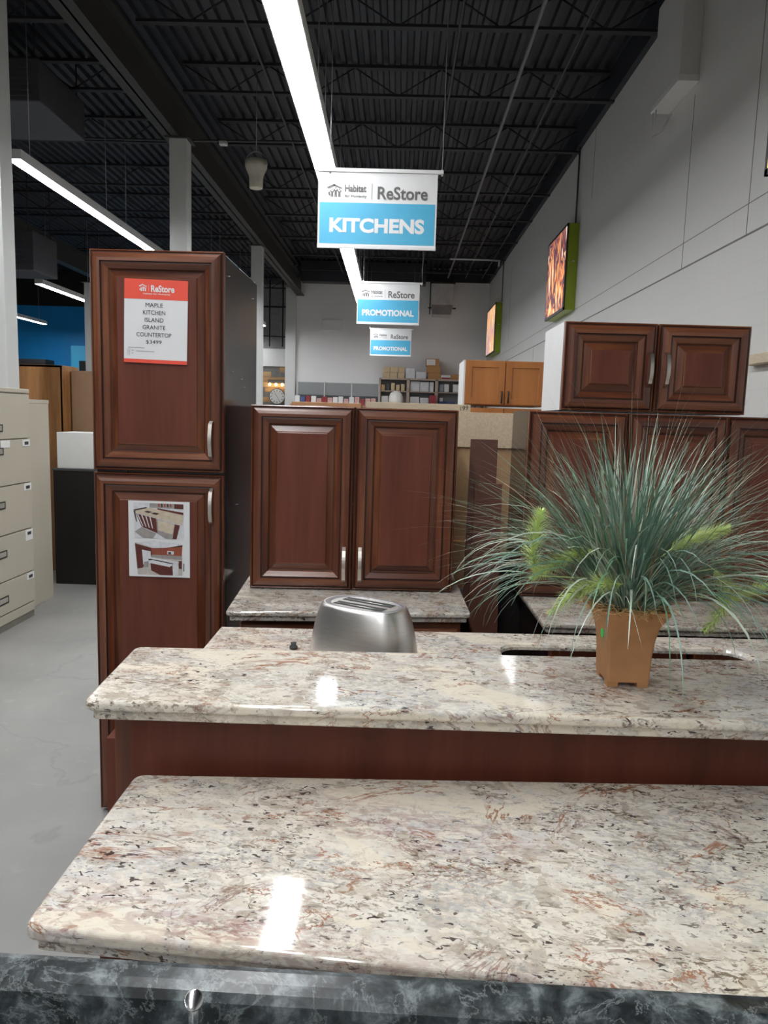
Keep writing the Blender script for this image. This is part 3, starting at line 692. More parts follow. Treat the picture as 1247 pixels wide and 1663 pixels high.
slab('granite_countertop', [(-.462, .860), (.93, .742), (2.05, .72), (2.05, 1.372), (-.460, 1.268)], .91, .042, M['gran'], 'large polished granite slab nearest the viewer, in front of the brown panel')
slab('granite_bar_top', [(-.529, 1.208), (2.05, 1.235), (2.05, 1.615), (-.545, 1.512)], 1.07, .038, M['gran_bar'], 'raised granite bar top carrying the potted grass')
slab('granite_countertop', [(-.560, 2.392), (.268, 2.468), (.254, 3.10), (-.600, 3.06)], .91, .036, M['gran_back'], 'granite countertop behind the toaster under the middle wall cabinet')
slab('granite_countertop', [(.497, 2.378), (2.00, 2.425), (2.00, 3.15), (.485, 3.15)], .91, .036, M['gran_back'], 'granite countertop at right under the cabinets behind the potted grass')
# sink run: slab with a rounded sink cut-out
def sink_slab():
    P = [(-.530, 1.44), (2.05, 1.52), (2.05, 2.312), (-.530, 2.213)]; z1, th = .91, .038
    x0, x1, y0, y1, r = .318, 1.035, 1.62, 2.150, .06
    def rect(d):
        pts = []
        for cx, cy, a0 in ((x1 - r, y1 - r, 0), (x0 + r, y1 - r, 90), (x0 + r, y0 + r, 180), (x1 - r, y0 + r, 270)):
            for k in range(9):
                a = R(a0 + 90 * k / 8); pts.append((cx + (r + d) * math.cos(a), cy + (r + d) * math.sin(a) + .03 * (cx - .67)))
        return pts
    inner = rect(0); cx, cy = .676, 1.86; outer = []
    def top(x): return P[3][1] + (P[2][1] - P[3][1]) * (x - P[3][0]) / (P[2][0] - P[3][0])
    def bot(x): return P[0][1] + (P[1][1] - P[0][1]) * (x - P[0][0]) / (P[1][0] - P[0][0])
    corner = {0: P[2], 1: P[3], 2: P[0], 3: P[1]}
    for q in range(4):
        for k in range(9):
            a, b = inner[q * 9 + k]
            if k == 4: outer.append(corner[q])
            elif (k < 4) == (q in (0, 2)): outer.append((P[2][0] if q in (0, 3) else P[0][0], b))
            else: outer.append((a, top(a) if q in (0, 1) else bot(a)))
    mb = MB(); L = lambda pts, z: [(a, b, z) for a, b in pts]
    inr = rect(.012)
    mb.loft([L(outer, z1 - th), L(outer, z1 - .004), L([(cx + (a - cx) * .998, cy + (b - cy) * .995) for a, b in outer], z1), L(inr, z1), L(rect(.004), z1 - .003), L(inner, z1 - .010), L(inner, z1 - .018), L(rect(.06), z1 - .020), L(rect(.06), z1 - th), L(outer, z1 - th)], 0, True)
    o = mb.build('granite_sink_countertop', M['gran_sink']); tag(o, 'granite countertop with a long sink cut-out behind the raised bar', 'countertop')
sink_slab()
t = thing('kitchen_sink', 'dark sink opening under the granite cut-out behind the plant pot', 'sink', (.676, 1.86, .69))
mb = MB(); 
mb.loft([[(-.375, -.26, .18), (.375, -.24, .18), (.375, .27, .18), (-.375, .25, .18)], [(-.37, -.25, .0), (.37, -.25, .0), (.37, .25, .0), (-.37, .25, .0)]], 0, True, False, True)
mb.build('bowl', M['bowl'], t)
MB().lathe([(0, .004), (.035, .004), (.042, .001)], (0, 0, 0), 20).build('drain', M['chrome'], t)

# ------------------------------------------------------------------ island and base cabinets
t = thing('island_bar_wall', 'dark mahogany panel wall carrying the raised granite bar', 'kitchen island', (0, 1.30, 0))
B((-.477, .10, .0), (2.0, .17, 1.032)).build('core', M['darklam'], t)
o = MB().loft([[(-.477, -.006, .0), (2.0, .075, .0), (2.0, .095, .0), (-.477, .014, 0)], [(-.477, -.006, 1.031), (2.0, .075, 1.031), (2.0, .095, 1.031), (-.477, .014, 1.031)]], 0, True, True, True).build('front_panel', M['panel'], t)
B((-.522, .030, 0), (-.479, .15, 1.032), .003).build('end_stile', M['wood_v'], t)
B((-.4795, .018, 0), (-.4775, .028, 1.03)).build('edge_strip', M['plyedge'], t)
def base_cab(label, x0, x1, y0, y1, z1, n, front=-1, name='base_cabinet', m=None):
    t = thing(name, label, 'cabinet', (x0, y0, 0)); w = x1 - x0; d = y1 - y0
    MB().box((0, 0, .10), (w, d, z1), 0, .002).build('carcass', M['wood_v'] if m is None else m, t)
    MB().box((.01, .06, 0), (w - .01, d - .02, .10)).build('toe_kick', M['darklam'], t)
    for i in range(n):
        a = w * i / n + .012; b = w * (i + 1) / n - .012
        dr = raised_door(t, a, b, z1 - .165, z1 - .022, 0, None, [(0, -.02), (0, .012), (.004, .016), (.012, .014), (.03, .010), (.034, .014)], name='drawer')
        pull(dr, (a + b) / 2, -.02 - .016, z1 - .125, z1 - .06)
        raised_door(t, a, b, .12, z1 - .175, 0, (b - .03, z1 - .34, z1 - .21))
    return t
base_cab('mahogany base cabinet under the granite behind the toaster', -.535, .235, 2.50, 3.06, .872, 2)
base_cab('mahogany base cabinet at right under the granite behind the potted grass', .53, 1.99, 2.49, 3.10, .872, 3, m=M['darklam'])
t = thing('island_base_cabinet', 'mahogany island base under the granite slab nearest the viewer', 'cabinet', (-.40, .95, 0))
MB().box((0, 0, .0), (2.3, .33, .866), 0, .002).build('carcass', M['panel'], t)
t = thing('sink_base_cabinet', 'mahogany sink base under the granite with the cut-out', 'cabinet', (-.49, 1.50, 0))
mb = MB(); mb.box((0, 0, 0), (.02, .62, .870)); mb.box((2.45, 0, 0), (2.47, .62, .870)); mb.box((0, 0, 0), (2.47, .02, .870)); mb.box((0, .60, 0), (2.47, .62, .868)); mb.box((0, 0, .1), (2.47, .62, .12))
mb.build('carcass', M['wood_v'], t)
o = B((-.882, 2.18, 0), (-.80, 2.38, .55), .003).build('filler_box', M['panel']); tag(o, 'narrow dark brown wooden box standing on the floor between pantry cabinet and island', 'box')
o = MB().lathe([(0, 0), (.011, 0), (.012, .006), (.007, .012), (.009, .018), (0, .021)], seg=16).build('metal_plug', M['darkband'], loc=(-.278, 2.02, .911)); tag(o, 'tiny dark plug on the sink granite left of the toaster', 'plug')

# ------------------------------------------------------------------ black marbled vanity in the foreground
t = thing('vanity', 'black marbled laminate vanity top and backsplash along the bottom edge', 'vanity', (0, .66, 0), R(-1.2))
prof = [(.040, .86), (.042, .990), (.036, .998), (.028, 1.0), (.012, 1.0), (.003, .996), (-.002, .988), (-.003, .975), (-.003, .93), (-.006, .914), (-.016, .904), (-.035, .90), (-.52, .90), (-.535, .897), (-.542, .885), (-.542, .862), (-.53, .86)]
MB().loft([[(-1.0, y, z) for y, z in prof], [(1.1, y, z) for y, z in prof]], 0, True, True, True).build('countertop', M['blackm'], t)
B((-.98, -.52, .08), (1.08, .02, .86)).build('cabinet_body', M['white'], t)
t = thing('faucet_lift_rod', 'chrome faucet lift knob in front of the black marbled backsplash', 'faucet', (-.168, .60, .90))
MB().lathe([(.012, 0), (.012, .006), (.005, .008), (.0036, .03), (.0036, .118), (.0052, .119), (.0052, .136), (.0036, .138)], seg=16).build('stem', M['chrome'], t)
mb = MB(); mt = Matrix.Translation((0, 0, .1435)) @ Matrix.Rotation(R(42), 4, 'X') @ Matrix.Rotation(R(8), 4, 'Y')
pr = [(0.004, -.008), (.0076, -.004), (.0088, .0), (.0088, .0022), (.0078, .0034), (0, .0016)]
lo = [[tuple(mt @ Vector((r * math.cos(2 * PI * j / 24), r * math.sin(2 * PI * j / 24), z))) for j in range(24)] for r, z in pr]
mb.loft(lo, 0, True, True, False, True).build('knob', M['chrome'], t)

# ------------------------------------------------------------------ toaster
t = thing('toaster', 'oval brushed stainless two slot toaster behind the granite bar', 'toaster', (-.073, 1.835, .911), R(-29))
def sup(a, b, z, n=64, e=2.5):
    out = []
    for j in range(n):
        u = 2 * PI * j / n; c, s = math.cos(u), math.sin(u)
        out.append((a * abs(c) ** (2 / e) * (1 if c > 0 else -1), b * abs(s) ** (2 / e) * (1 if s > 0 else -1), z))
    return out
lay = [(.142, .090, .012), (.146, .093, .020), (.146, .092, .05), (.141, .088, .09), (.133, .083, .13), (.124, .077, .16), (.117, .073, .176), (.114, .071, .182), (.110, .068, .185), (.106, .065, .1845)]
MB().loft([sup(a, b, z) for a, b, z in lay], 0, True, True, False, True).build('body', M['steel'], t)
MB().loft([sup(.136, .085, 0), sup(.14, .088, .012)], 0, True, True, True, True).build('base', M['blackpl'], t)
mb = MB(); mb.loft([sup(.1062, .0652, .1835), sup(.104, .063, .1855), sup(.094, .055, .1845), sup(.091, .053, .183)], 0, True, False, False, True); 
top = mb.build('rim', M['grayedge'], t)
MB().loft([sup(.0915, .0535, .1826), sup(.0915, .0535, .1832)], 0, True, False, True).build('top_plate', M['steel'], t)
for yy in (-.023, .023):
    s = MB().box((-.072, yy - .0150, .17), (.072, yy + .0150, .1838), 0, 0).build('slot', M['slot'], t)
    MB().tube([(-.068, yy - .004, .1845), (.068, yy - .004, .1845)], .0008, 5).build('guide_wire', M['steel'], s)
B((.142, -.02, .06), (.168, .02, .075), .004).build('lever', M['blackpl'], t)

# ------------------------------------------------------------------ potted ornamental grass
random.seed(7)
PX, PY, PZ = .452, 1.405, 1.0705
t = thing('potted_grass', 'artificial ornamental grass in a terracotta pot on the granite bar', 'potted plant', (PX, PY, PZ))
def pot_loop(r, z, rot=R(1), ch=.09):
    pts = []
    for k in range(4):
        a = rot + k * PI / 2
        for s in (-1, 1):
            x, y = r, s * r * (1 - ch * 1.0)
            pts.append((x * math.cos(a) - y * math.sin(a), x * math.sin(a) + y * math.cos(a), z))
    return pts
lv = [(.0400, .010), (.0405, .02), (.042, .06), (.0445, .09), (.050, .118), (.059, .138), (.0645, .147), (.065, .153), (.058, .153), (.052, .140), (.05, .12)]
mb = MB(); mb.loft([pot_loop(r, z) for r, z in lv], 0, True, True, True)
for sx in (-1, 1):
    for sy in (-1, 1):
        cx_, cy_ = sx * .0285, sy * .0285
        mb.loft([[(cx_ - w, cy_ - w, z), (cx_ + w, cy_ - w, z), (cx_ + w, cy_ + w, z), (cx_ - w, cy_ + w, z)] for w, z in ((.0095, 0), (.0110, .012))], 0, True, True, True)
mb.build('pot', M['terra'], t)
o = MB()
for i in range(420):
    a = random.uniform(0, 2 * PI); r = random.uniform(.03, .070); p = Vector((r * math.cos(a), r * math.sin(a), .154 + random.uniform(-.004, .006)))
    pts = [p]; d = Vector((random.uniform(-1, 1), random.uniform(-1, 1), random.uniform(-.1, .12))).normalized()
    for q in range(4):
        p = p + d * .011; d = (d + Vector((random.uniform(-.6, .6), random.uniform(-.6, .6), random.uniform(-.25, .1)))).normalized(); pts.append(p)
    o.tube(pts, .0010, 3, 0, False)
o.lathe([(.0, .148), (.040, .146), (.048, .138)], seg=20)
o.build('straw', M['straw'], t)
MB().loft([[(0 + .009 * math.cos(2 * PI * j / 16), 0, .011 * math.sin(2 * PI * j / 16)) for j in range(16)], [(.009 * math.cos(2 * PI * j / 16), .001, .011 * math.sin(2 * PI * j / 16)) for j in range(16)]], 0, True, True, True).build('price_dot', M['green_tag'], t, (-.0475, -.012, .100)).rotation_euler = (0, R(0), R(-90))
def blade(mb, base, az, el0, bend, L, w, mi, n=9, wig=.0):
    p = Vector(base); pts = [p.copy()]; el = el0
    for i in range(n):
        u = (i + .5) / n; e = el0 - bend * u ** 1.4
        p = p + Vector((math.cos(az) * math.cos(e), math.sin(az) * math.cos(e), math.sin(e))) * (L / n); pts.append(p.copy())
        az += wig
    side = Vector((-math.sin(az), math.cos(az), 0)); tw = random.uniform(-1.2, 1.2)
    side = (side * math.cos(tw) + Vector((0, 0, 1)) * math.sin(tw) * .6 + Vector((math.cos(az), math.sin(az), 0)) * math.sin(tw) * .5).normalized()
    k = len(mb.v)
    for i, q in enumerate(pts):
        u = i / n; ww = w * (.55 + .9 * u if u < .35 else (.87 * (1 - (u - .35) / .65) ** .7 + .05))
        for s in (-1, 1): mb.v.append(tuple(q + side * ww * s * .5))
    for i in range(n): mb.face((k + 2 * i, k + 2 * i + 1, k + 2 * i + 3, k + 2 * i + 2), mi, True)
mb = MB(); mb.recalc = False
for i in range(760):
    a = random.uniform(0, 2 * PI); r = .052 * math.sqrt(random.random()); base = (r * math.cos(a), r * math.sin(a), .142)
    az = a + random.gauss(0, .55) if r > .012 else random.uniform(0, 2 * PI)
    u = random.random()
    el0 = R(88) - (r / .052) * R(random.uniform(8, 50)); L = random.uniform(.25, .44)
    if u < .24: el0 = R(random.uniform(40, 72)); bend = R(random.uniform(70, 125)); L = random.uniform(.28, .42)
    else: bend = R(random.uniform(8, 60))
    if math.sin(el0) > .92: L *= .92
    mi = random.choices([0, 1, 2, 3], [.42, .28, .24, .06])[0]
    blade(mb, base, az, el0, bend, L, random.uniform(.0034, .0062), mi, wig=random.gauss(0, .02))
for i in range(150):
    az = (PI + random.gauss(0, .55)) if random.random() < .55 else random.gauss(-.25, .5)
    blade(mb, (.045 * math.cos(az), .045 * math.sin(az), .142), az, R(random.uniform(35, 70)), R(random.uniform(75, 130)), random.uniform(.26, .38), random.uniform(.0028, .0050), random.choices([0, 1, 2, 3], [.3, .25, .38, .07])[0], n=12, wig=random.gauss(0, .015))
for i in range(380):
    a = random.uniform(0, 2 * PI); r = .04 * random.random()
    blade(mb, (r * math.cos(a), r * math.sin(a), .142), a, R(random.uniform(25, 88)), R(random.uniform(5, 75)), random.uniform(.30, .50), random.uniform(.0010, .0018), random.choice([2, 3, 3, 2, 0]), wig=random.gauss(0, .02))
mb.build('grass_blades', [M['g1'], M['g2'], M['g3'], M['g4']], t)
def plume(path, rad, n=700):
    mb = MB(); mb.recalc = False
    P = [Vector(p) for p in path]
    def pt(u):
        f = u * (len(P) - 1); i = min(int(f), len(P) - 2); return P[i].lerp(P[i + 1], f - i), (P[i + 1] - P[i]).normalized()
    mb.tube([(.0, .0, .14), tuple(P[0] * .5 + Vector((0, 0, .10)))] + [tuple(p) for p in P], .0012, 5)
    for i in range(n):
        u = random.random(); p, d = pt(u); rr = rad * (math.sin(PI * min(1, .15 + u * .8)) ** .6)
        q = Vector((random.gauss(0, 1), random.gauss(0, 1), random.gauss(0, 1))); q = (q - d * q.dot(d)).normalized()
        tip = p + (q * .95 + d * .75) * rr * random.uniform(.7, 1.2); s = d.cross(q) * .0009
        k = len(mb.v); mb.v += [tuple(p + s), tuple(p - s), tuple(tip)]; mb.face((k, k + 1, k + 2))
    mb.build('plume', M['plume'], t)
def W2(x, y, z): return (x - PX, y - PY, z - PZ)
plume([W2(.262, 1.33, 1.29), W2(.250, 1.33, 1.335), W2(.256, 1.33, 1.375), W2(.262, 1.33, 1.41)], .030)
plume([W2(.405, 1.30, 1.285), W2(.36, 1.28, 1.290), W2(.315, 1.27, 1.275), W2(.275, 1.27, 1.235)], .028)
plume([W2(.372, 1.36, 1.335), W2(.33, 1.35, 1.328), W2(.29, 1.35, 1.305), W2(.255, 1.35, 1.28)], .026)
plume([W2(.470, 1.25, 1.360), W2(.495, 1.24, 1.378), W2(.53, 1.235, 1.392), W2(.555, 1.23, 1.404)], .022)
plume([W2(.575, 1.32, 1.315), W2(.598, 1.31, 1.285), W2(.590, 1.30, 1.245), W2(.560, 1.30, 1.205)], .028)
plume([W2(.618, 1.36, 1.245), W2(.655, 1.36, 1.262), W2(.70, 1.36, 1.28), W2(.745, 1.36, 1.275)], .028)

# ------------------------------------------------------------------ boards behind the counters
def board(name, a, b, m, label, cat='board', tilt=0, bev=.001):
    c = ((a[0] + b[0]) / 2, (a[1] + b[1]) / 2, min(a[2], b[2])); w, d, h = abs(b[0] - a[0]) / 2, abs(b[1] - a[1]) / 2, abs(b[2] - a[2])
    o = MB().box((-w, -d, 0), (w, d, h), 0, bev).build(name, m, None, c)
    if tilt: o.rotation_euler = (R(tilt), 0, 0)
    return tag(o, label, cat)
t = thing('cabinet_back', 'tan back of a cabinet between the two mahogany wall cabinets', 'cabinet', (.36, 3.32, 0))
B((-.13, 0, .0), (.155, .30, 1.60), .002).build('back_panel', M['mdf'], t)
B((-.13, -.012, 1.445), (.155, 0, 1.60), .001).build('top_rail', M['kraftlt'], t)
B((-.13, -.010, .845), (.155, 0, 1.02), .001).build('lower_rail', M['mdf'], t)
B((-.13, -.012, .70), (.155, 0, .80), .001).build('grey_strip', M['grayedge'], t)
o = MB().loft([[(.270, 2.90, .02), (.400, 2.90, .02), (.400, 2.918, .02), (.270, 2.918, .02)], [(.292, 2.99, 1.49), (.400, 2.99, 1.49), (.400, 3.008, 1.49), (.292, 3.008, 1.49)]], 0, True, True, True).build('filler_board', M['plum']); tag(o, 'taller brown filler board leaning between the two granite counters', 'board')
o = MB().loft([[(.300, 2.862, .02), (.428, 2.862, .02), (.428, 2.880, .02), (.300, 2.880, .02)], [(.312, 2.95, 1.315), (.420, 2.95, 1.315), (.420, 2.968, 1.315), (.312, 2.968, 1.315)]], 0, True, True, True).build('filler_board', M['plum']); tag(o, 'shorter brown filler board leaning in front of the taller one', 'board')
board('grey_board', (.26, 3.13, 0), (.47, 3.15, .80), M['grayedge'], 'grey panel low behind the leaning brown boards')
t = thing('plywood_crate', 'pale plywood edge with a pencilled number seen above the middle wall cabinet', 'crate', (.09, 3.83, 0))
B((-.26, 0, .0), (.275, .4, 1.642), .002).build('body', M['ply'], t)
mb = MB(); add_text(mb, '199', .222, .262, 1.609, 1.632, -.001, 0, 0, .006); mb.build('pencil_mark', M['ink'], t)
t = thing('added_reflected_cabinet', 'added dark cabinet body for the pantry side reflection, with an orange pine top edge just above the middle wall cabinet', 'cabinet', (-.56, 3.12, 0))
B((0, 0, 0), (.385, .68, 1.60), .002).build('carcass', M['panel'], t); B((.07, .26, 1.60), (.385, .40, 1.625), .002).build('top_edge', M['plyedge'], t)  # unseen body added to darken the reflection on the pantry side
board('dark_gap_sheet', (.425, 3.02, 0), (.530, 3.04, 1.0), M['blackwood'], 'added dark sheet filling the gap low behind the grass beside the right granite counter')  # added dark sheet stands in for the darkness in this gap
# honey maple cabinet
t = thing('maple_cabinet', 'honey maple shaker cabinet with black pulls behind the plywood', 'cabinet', (.475, 5.5, 0))
B((.0, .02, 0), (.585, .45, 1.655), .003).build('lower_carcass', M['oakdoor'], t); B((0, .02, 1.672), (.585, .45, 1.998), .003).build('carcass', M['oakdoor'], t)
B((-.012, .018, 0), (.0, .45, 1.998)).build('side_panel', M['white'], t)
SH = [(0, -.02), (0, -.002), (.002, 0), (.045, 0), (.047, -.008), (.050, -.009)]
om = [M['oakdoor']] * 4
for z0, z1 in ((1.680, 1.994), (.90, 1.652), (.1, .88)):
    for a, b, hx in ((.003, .290, .268), (.296, .584, .316)):
        d = raised_door(t, a, b, z0, z1, .022, None, SH, om)
        if z0 > 1.6:
            MB().tube([(hx, -.002, 1.694), (hx, -.03, 1.694), (hx, -.03, 1.776), (hx, -.002, 1.776)], .006, 6).build('handle', M['blackpl'], d)

# ------------------------------------------------------------------ left side furniture
FX = -2.70
t = thing('filing_cabinet', 'beige lateral filing cabinet with five drawers at the left edge', 'filing cabinet', (FX, 5.40, 0))
B((-.46, -.92, .02), (-.02, 0, 1.685), .004).build('carcass', M['beige'], t)
B((-.46, -.92, 1.660), (.0, 0, 1.690), .004).build('top', M['beige'], t)
B((-.44, -.90, 0), (-.01, -.01, .05)).build('base', M['beigedk'], t)
B((-.44, -.915, .05), (-.004, -.005, .115), .003).build('plinth', M['beige'], t)
zs = [.12, .352, .675, 1.015, 1.335, 1.655]
for i in range(5):
    z0, z1 = zs[i] + .004, zs[i + 1] - .004
    d = B((-.02, -.915, z0), (.0, -.005, z1), .003).build('drawer', M['beige'], t)
    zh = z0 + .075 if i == 4 else (z1 - .075 if i == 3 else z1 - .125)
    mb = MB(); mb.box((-.0, -.64, zh - .026), (.004, -.385, zh + .026)); mb.build('handle_recess', M['slot'], d)
    MB().box((.003, -.61, zh - .016), (.0055, -.40, zh + .018)).build('handle_grip', M['nickel'], d)
    if i < 4:
        B((.0, -.125, z1 - .052 - (.03 if i == 1 else 0)), (.004, -.02, z1 - .002), .001).build('lock_plate', M['white'], d)
        B((.004, -.098, z1 - .040), (.0065, -.047, z1 - .018)).build('lock', M['blackpl'], d)
    if i == 3:
        B((.0, -.42, z1 - .052), (.004, -.30, z1 - .002), .001).build('lock_plate', M['white'], d)
t = thing('storage_cabinet', 'plain beige steel cabinet standing behind the filing cabinet', 'cabinet', (-2.82, 5.945, 0))
B((-.50, -.50, 0), (0, 0, 1.615), .004).build('body', M['beige'], t)
B((-.502, -.502, 1.59), (.003, .002, 1.62), .003).build('top', M['beige'], t)
t = thing('espresso_cabinet', 'black brown cabinet on the floor left of the pantry, under the white box', 'cabinet', (-3.02, 6.42, 0))
B((0, 0, 0), (.72, .45, 1.015), .002).build('body', M['blackwood'], t); B((-.005, -.008, 1.015), (.725, .455, 1.032), .002).build('top', M['darkband'], t)
o = B((-2.995, 6.45, 1.034), (-2.45, 6.80, 1.350), .004).build('white_box', M['white']); tag(o, 'plain white box on the black brown cabinet', 'box')
t = thing('oak_bookcase', 'golden oak bookcase side standing behind the beige cabinets', 'bookcase', (-3.58, 6.95, 0))
B((0, 0, 0), (.42, .02, 1.955), .002).build('back_panel', M['oak'], t); B((.40, 0, 0), (.425, .35, 1.955), .002).build('side_panel', M['oak'], t); B((0, 0, 0), (.02, .35, 1.955), .002).build('side_panel', M['oak'], t); B((0, .0, 1.935), (.42, .35, 1.955)).build('top', M['oak'], t)
t = thing('brown_cabinet_back', 'brown fibreboard back of a cabinet left of the pantry', 'cabinet', (-3.14, 7.1, 0))
B((0, 0, 0), (.75, .02, 1.915), .001).build('back_panel', M['kraft'], t); B((0, .02, 0), (.75, .4, 1.915), .002).build('carcass', M['darkband'], t)
o = B((-10.6, 19.3, 0), (-9.2, 19.8, 2.78), .01).build('dark_shelving', M['darksoff']); tag(o, 'dark shelving silhouette against the blue wall at left', 'shelving')
o = B((-7.72, 17.9, 0), (-7.0, 18.3, 2.68), .01).build('dark_shelving', M['darksoff']); tag(o, 'small dark cabinet top beside the thin white column', 'shelving')
o = B((-7.75, 20.85, 3.95), (-7.45, 20.98, 4.2), .01).build('wall_speaker', M['col']); tag(o, 'small white speaker on the blue wall', 'speaker')

# ------------------------------------------------------------------ rear of the store
# opening left of the rear wall
o = B((-4.6, 21.5, 2.90), (-2.9, 21.6, 3.40), .004).build('white_header', M['white']); tag(o, 'white header panel above the plank wall at the rear', 'panel')
struct('trim_4', B((-4.6, 21.6, 3.4), (-2.9, 21.7, 5.2)), M['wallg'])
mb = MB()
for x in (-3.75, -3.38): mb.tube([(x, 21.4, 3.45), (x, 21.4, 5.28)], .02, 6)
mb.tube([(-4.4, 21.4, 4.55), (-2.9, 21.4, 4.55)], .025, 6); mb.tube([(-4.4, 21.4, 3.75), (-2.9, 21.4, 3.72)], .015, 6)
o = mb.build('sprinkler_pipes', M['darksoff']); tag(o, 'black pipework above the white header at the rear', 'pipes')
t = thing('plank_wall', 'reclaimed plank display wall behind the round clock', 'display wall', (-4.6, 21.55, 0))
random.seed(3); z = .0; k = 0
while z < 2.88:
    h = .145
    x = -.0
    while x < 1.7:
        w = random.uniform(.4, .9); B((x, 0, z), (min(1.7, x + w - .006), .03, min(2.89, z + h - .006)), .002).build('plank', M['palletgrey'] if random.random() < .3 else M['pallet'], t); x += w
    z += h; k += 1
t = thing('vanity_light', 'dark vanity light bar with warm bulbs above the clock', 'wall light', (-3.52, 21.5, 2.42))
B((-.28, -.04, .0), (.20, 0, .10), .01).build('bar', M['darkband'], t)
for x in (-.22, -.04, .14): MB().lathe([(0, -.075), (.03, -.06), (.035, -.035), (.02, 0)], (x, -.07, .0), 16).build('bulb', M['bulb'], t)
t = thing('wall_clock', 'round white wall clock on the plank wall', 'clock', (-3.53, 21.45, 2.05))
def disc(r, y0, y1, seg=40): return [[(r * math.cos(2 * PI * j / seg), y0, r * math.sin(2 * PI * j / seg)) for j in range(seg)], [(r * math.cos(2 * PI * j / seg), y1, r * math.sin(2 * PI * j / seg)) for j in range(seg)]]
MB().loft(disc(.235, 0, .03), 0, True, True, True).build('rim', M['darkband'], t); MB().loft(disc(.212, -.006, .0), 0, True, True, True).build('face', M['clockface'], t)
mb = MB()
for k in range(12):
    mt = Matrix.Rotation(k * PI / 6, 4, 'Y'); mb.box((-.008, -.009, .145), (.008, -.007, .195), 0, 0, mt)
mb.build('numerals', M['ink'], t)
for a, l in ((-35, .12), (150, .16)):
    MB().box((-.004, -.011, -.02), (.004, -.010, l), 0, 0, Matrix.Rotation(R(a), 4, 'Y')).build('hand', M['ink'], t)
t = thing('leafy_plant', 'small leafy plant right of the wall clock', 'plant', (-3.14, 21.3, 1.60)); mb = MB(); mb.recalc = False
for i in range(26): blade(mb, (0, 0, .15), random.uniform(0, 6.28), R(random.uniform(40, 85)), R(random.uniform(20, 90)), random.uniform(.15, .38), .04, 0)
mb.build('leaves', M['g2'], t); MB().lathe([(.05, 0), (.075, .16), (.07, .16), (.06, .1)], seg=16).build('pot', M['white'], t)
board('side_counter', (-4.2, 21.05, 0), (-2.95, 21.42, 1.60), M['shelfwood'], 'wooden counter below the clock carrying the small leafy plant', 'counter')

# slatwall display, each bay a part
t = thing('slatwall_display', 'grey slatwall display of three bays on the rear wall', 'display', (-2.66, YB - .08, 0))
for i in range(3):
    x0 = i * .705 + .02; mb = MB()
    mb.box((x0, 0, 0), (x0 + .665, .02, 2.395))
    for k in range(8): mb.box((x0, -.012, 2.09 + .039 * k), (x0 + .665, 0, 2.09 + .039 * k + .030))
    mb.build('slat_bay', M['slat'], t)
    B((x0, -.03, 1.93), (x0 + .665, 0, 2.07)).build('dark_panel', M['darkband'], t)
for i in range(4): B((i * .705 - .015, -.035, 0), (i * .705 + .018, .02, 2.41)).build('upright', M['col'], t)
t = thing('display_counter', 'long pine topped counter below the slatwall and shelf unit', 'counter', (-2.68, 18.35, 0))
B((0, 0, 0), (4.82, .75, 1.787), .004).build('body', M['shelfwood'], t); B((-.02, -.03, 1.787), (4.84, .76, 1.815), .004).build('top', M['plyedge'], t)
random.seed(11)
base = B((-.06, -.06, 0), (.06, .06, .185), .01).build('small_pack', M['pink']); base.location = (-2.5, 18.9, 1.817); first = True
cols = [M['pink'], M['plasticwrap'], M['pink'], M['paper'], M['crimson'], M['plasticwrap'], M['navy']]
names = {0: 'pink', 1: 'white', 2: 'pink', 3: 'white', 4: 'red', 5: 'white', 6: 'dark blue'}
meshes = {}
for i in range(15):
    x = -2.58 + .137 * i
    ci = random.randrange(7); o = base if i == 0 else base.copy()
    if i: C.objects.link(o)
    if ci not in meshes:
        meshes[ci] = base.data.copy(); meshes[ci].materials.clear(); meshes[ci].materials.append(cols[ci])
    o.data = meshes[ci]; o.location = (x, 18.85, 1.817); o.scale = (random.uniform(.85, 1.08), 1, random.uniform(.8, 1.25))
    tag(o, 'small %s pack in the row below the slatwall bays' % names[ci], 'pack', 'small packs below the slatwall')
# shelf unit
t = thing('shelf_unit', 'limed wood cube shelf unit of four bays against the rear wall', 'shelving', (-.535, 18.90, 1.817))
bx = [0, .70, 1.42, 2.08, 2.66]
for i, x in enumerate(bx): B((x, 0, 0), (x + .045 + .03 * (0 < i < 4), .42, .71), .003).build('upright', M['shelfwood'], t)
B((0, 0, .68), (2.70, .42, .72), .003).build('top_board', M['shelfwood'], t); B((0, 0, .38), (2.70, .42, .405), .003).build('shelf', M['shelfwood'], t); B((0, 0, 0), (2.70, .42, .03), .003).build('bottom_board', M['shelfwood'], t)
B((0, .41, 0), (2.7, .42, .71)).build('back_panel', M['slat'], t)
def item(name, x, w, z, h, d, m, label, cat, group=None, y=19.0):
    o = B((-w / 2, 0, 0), (w / 2, d, h), min(.012, w * .1)).build(name, m, None, (x, y, z)); return tag(o, label, cat, group)
zb, zm, zt = 1.849, 2.224, 2.539
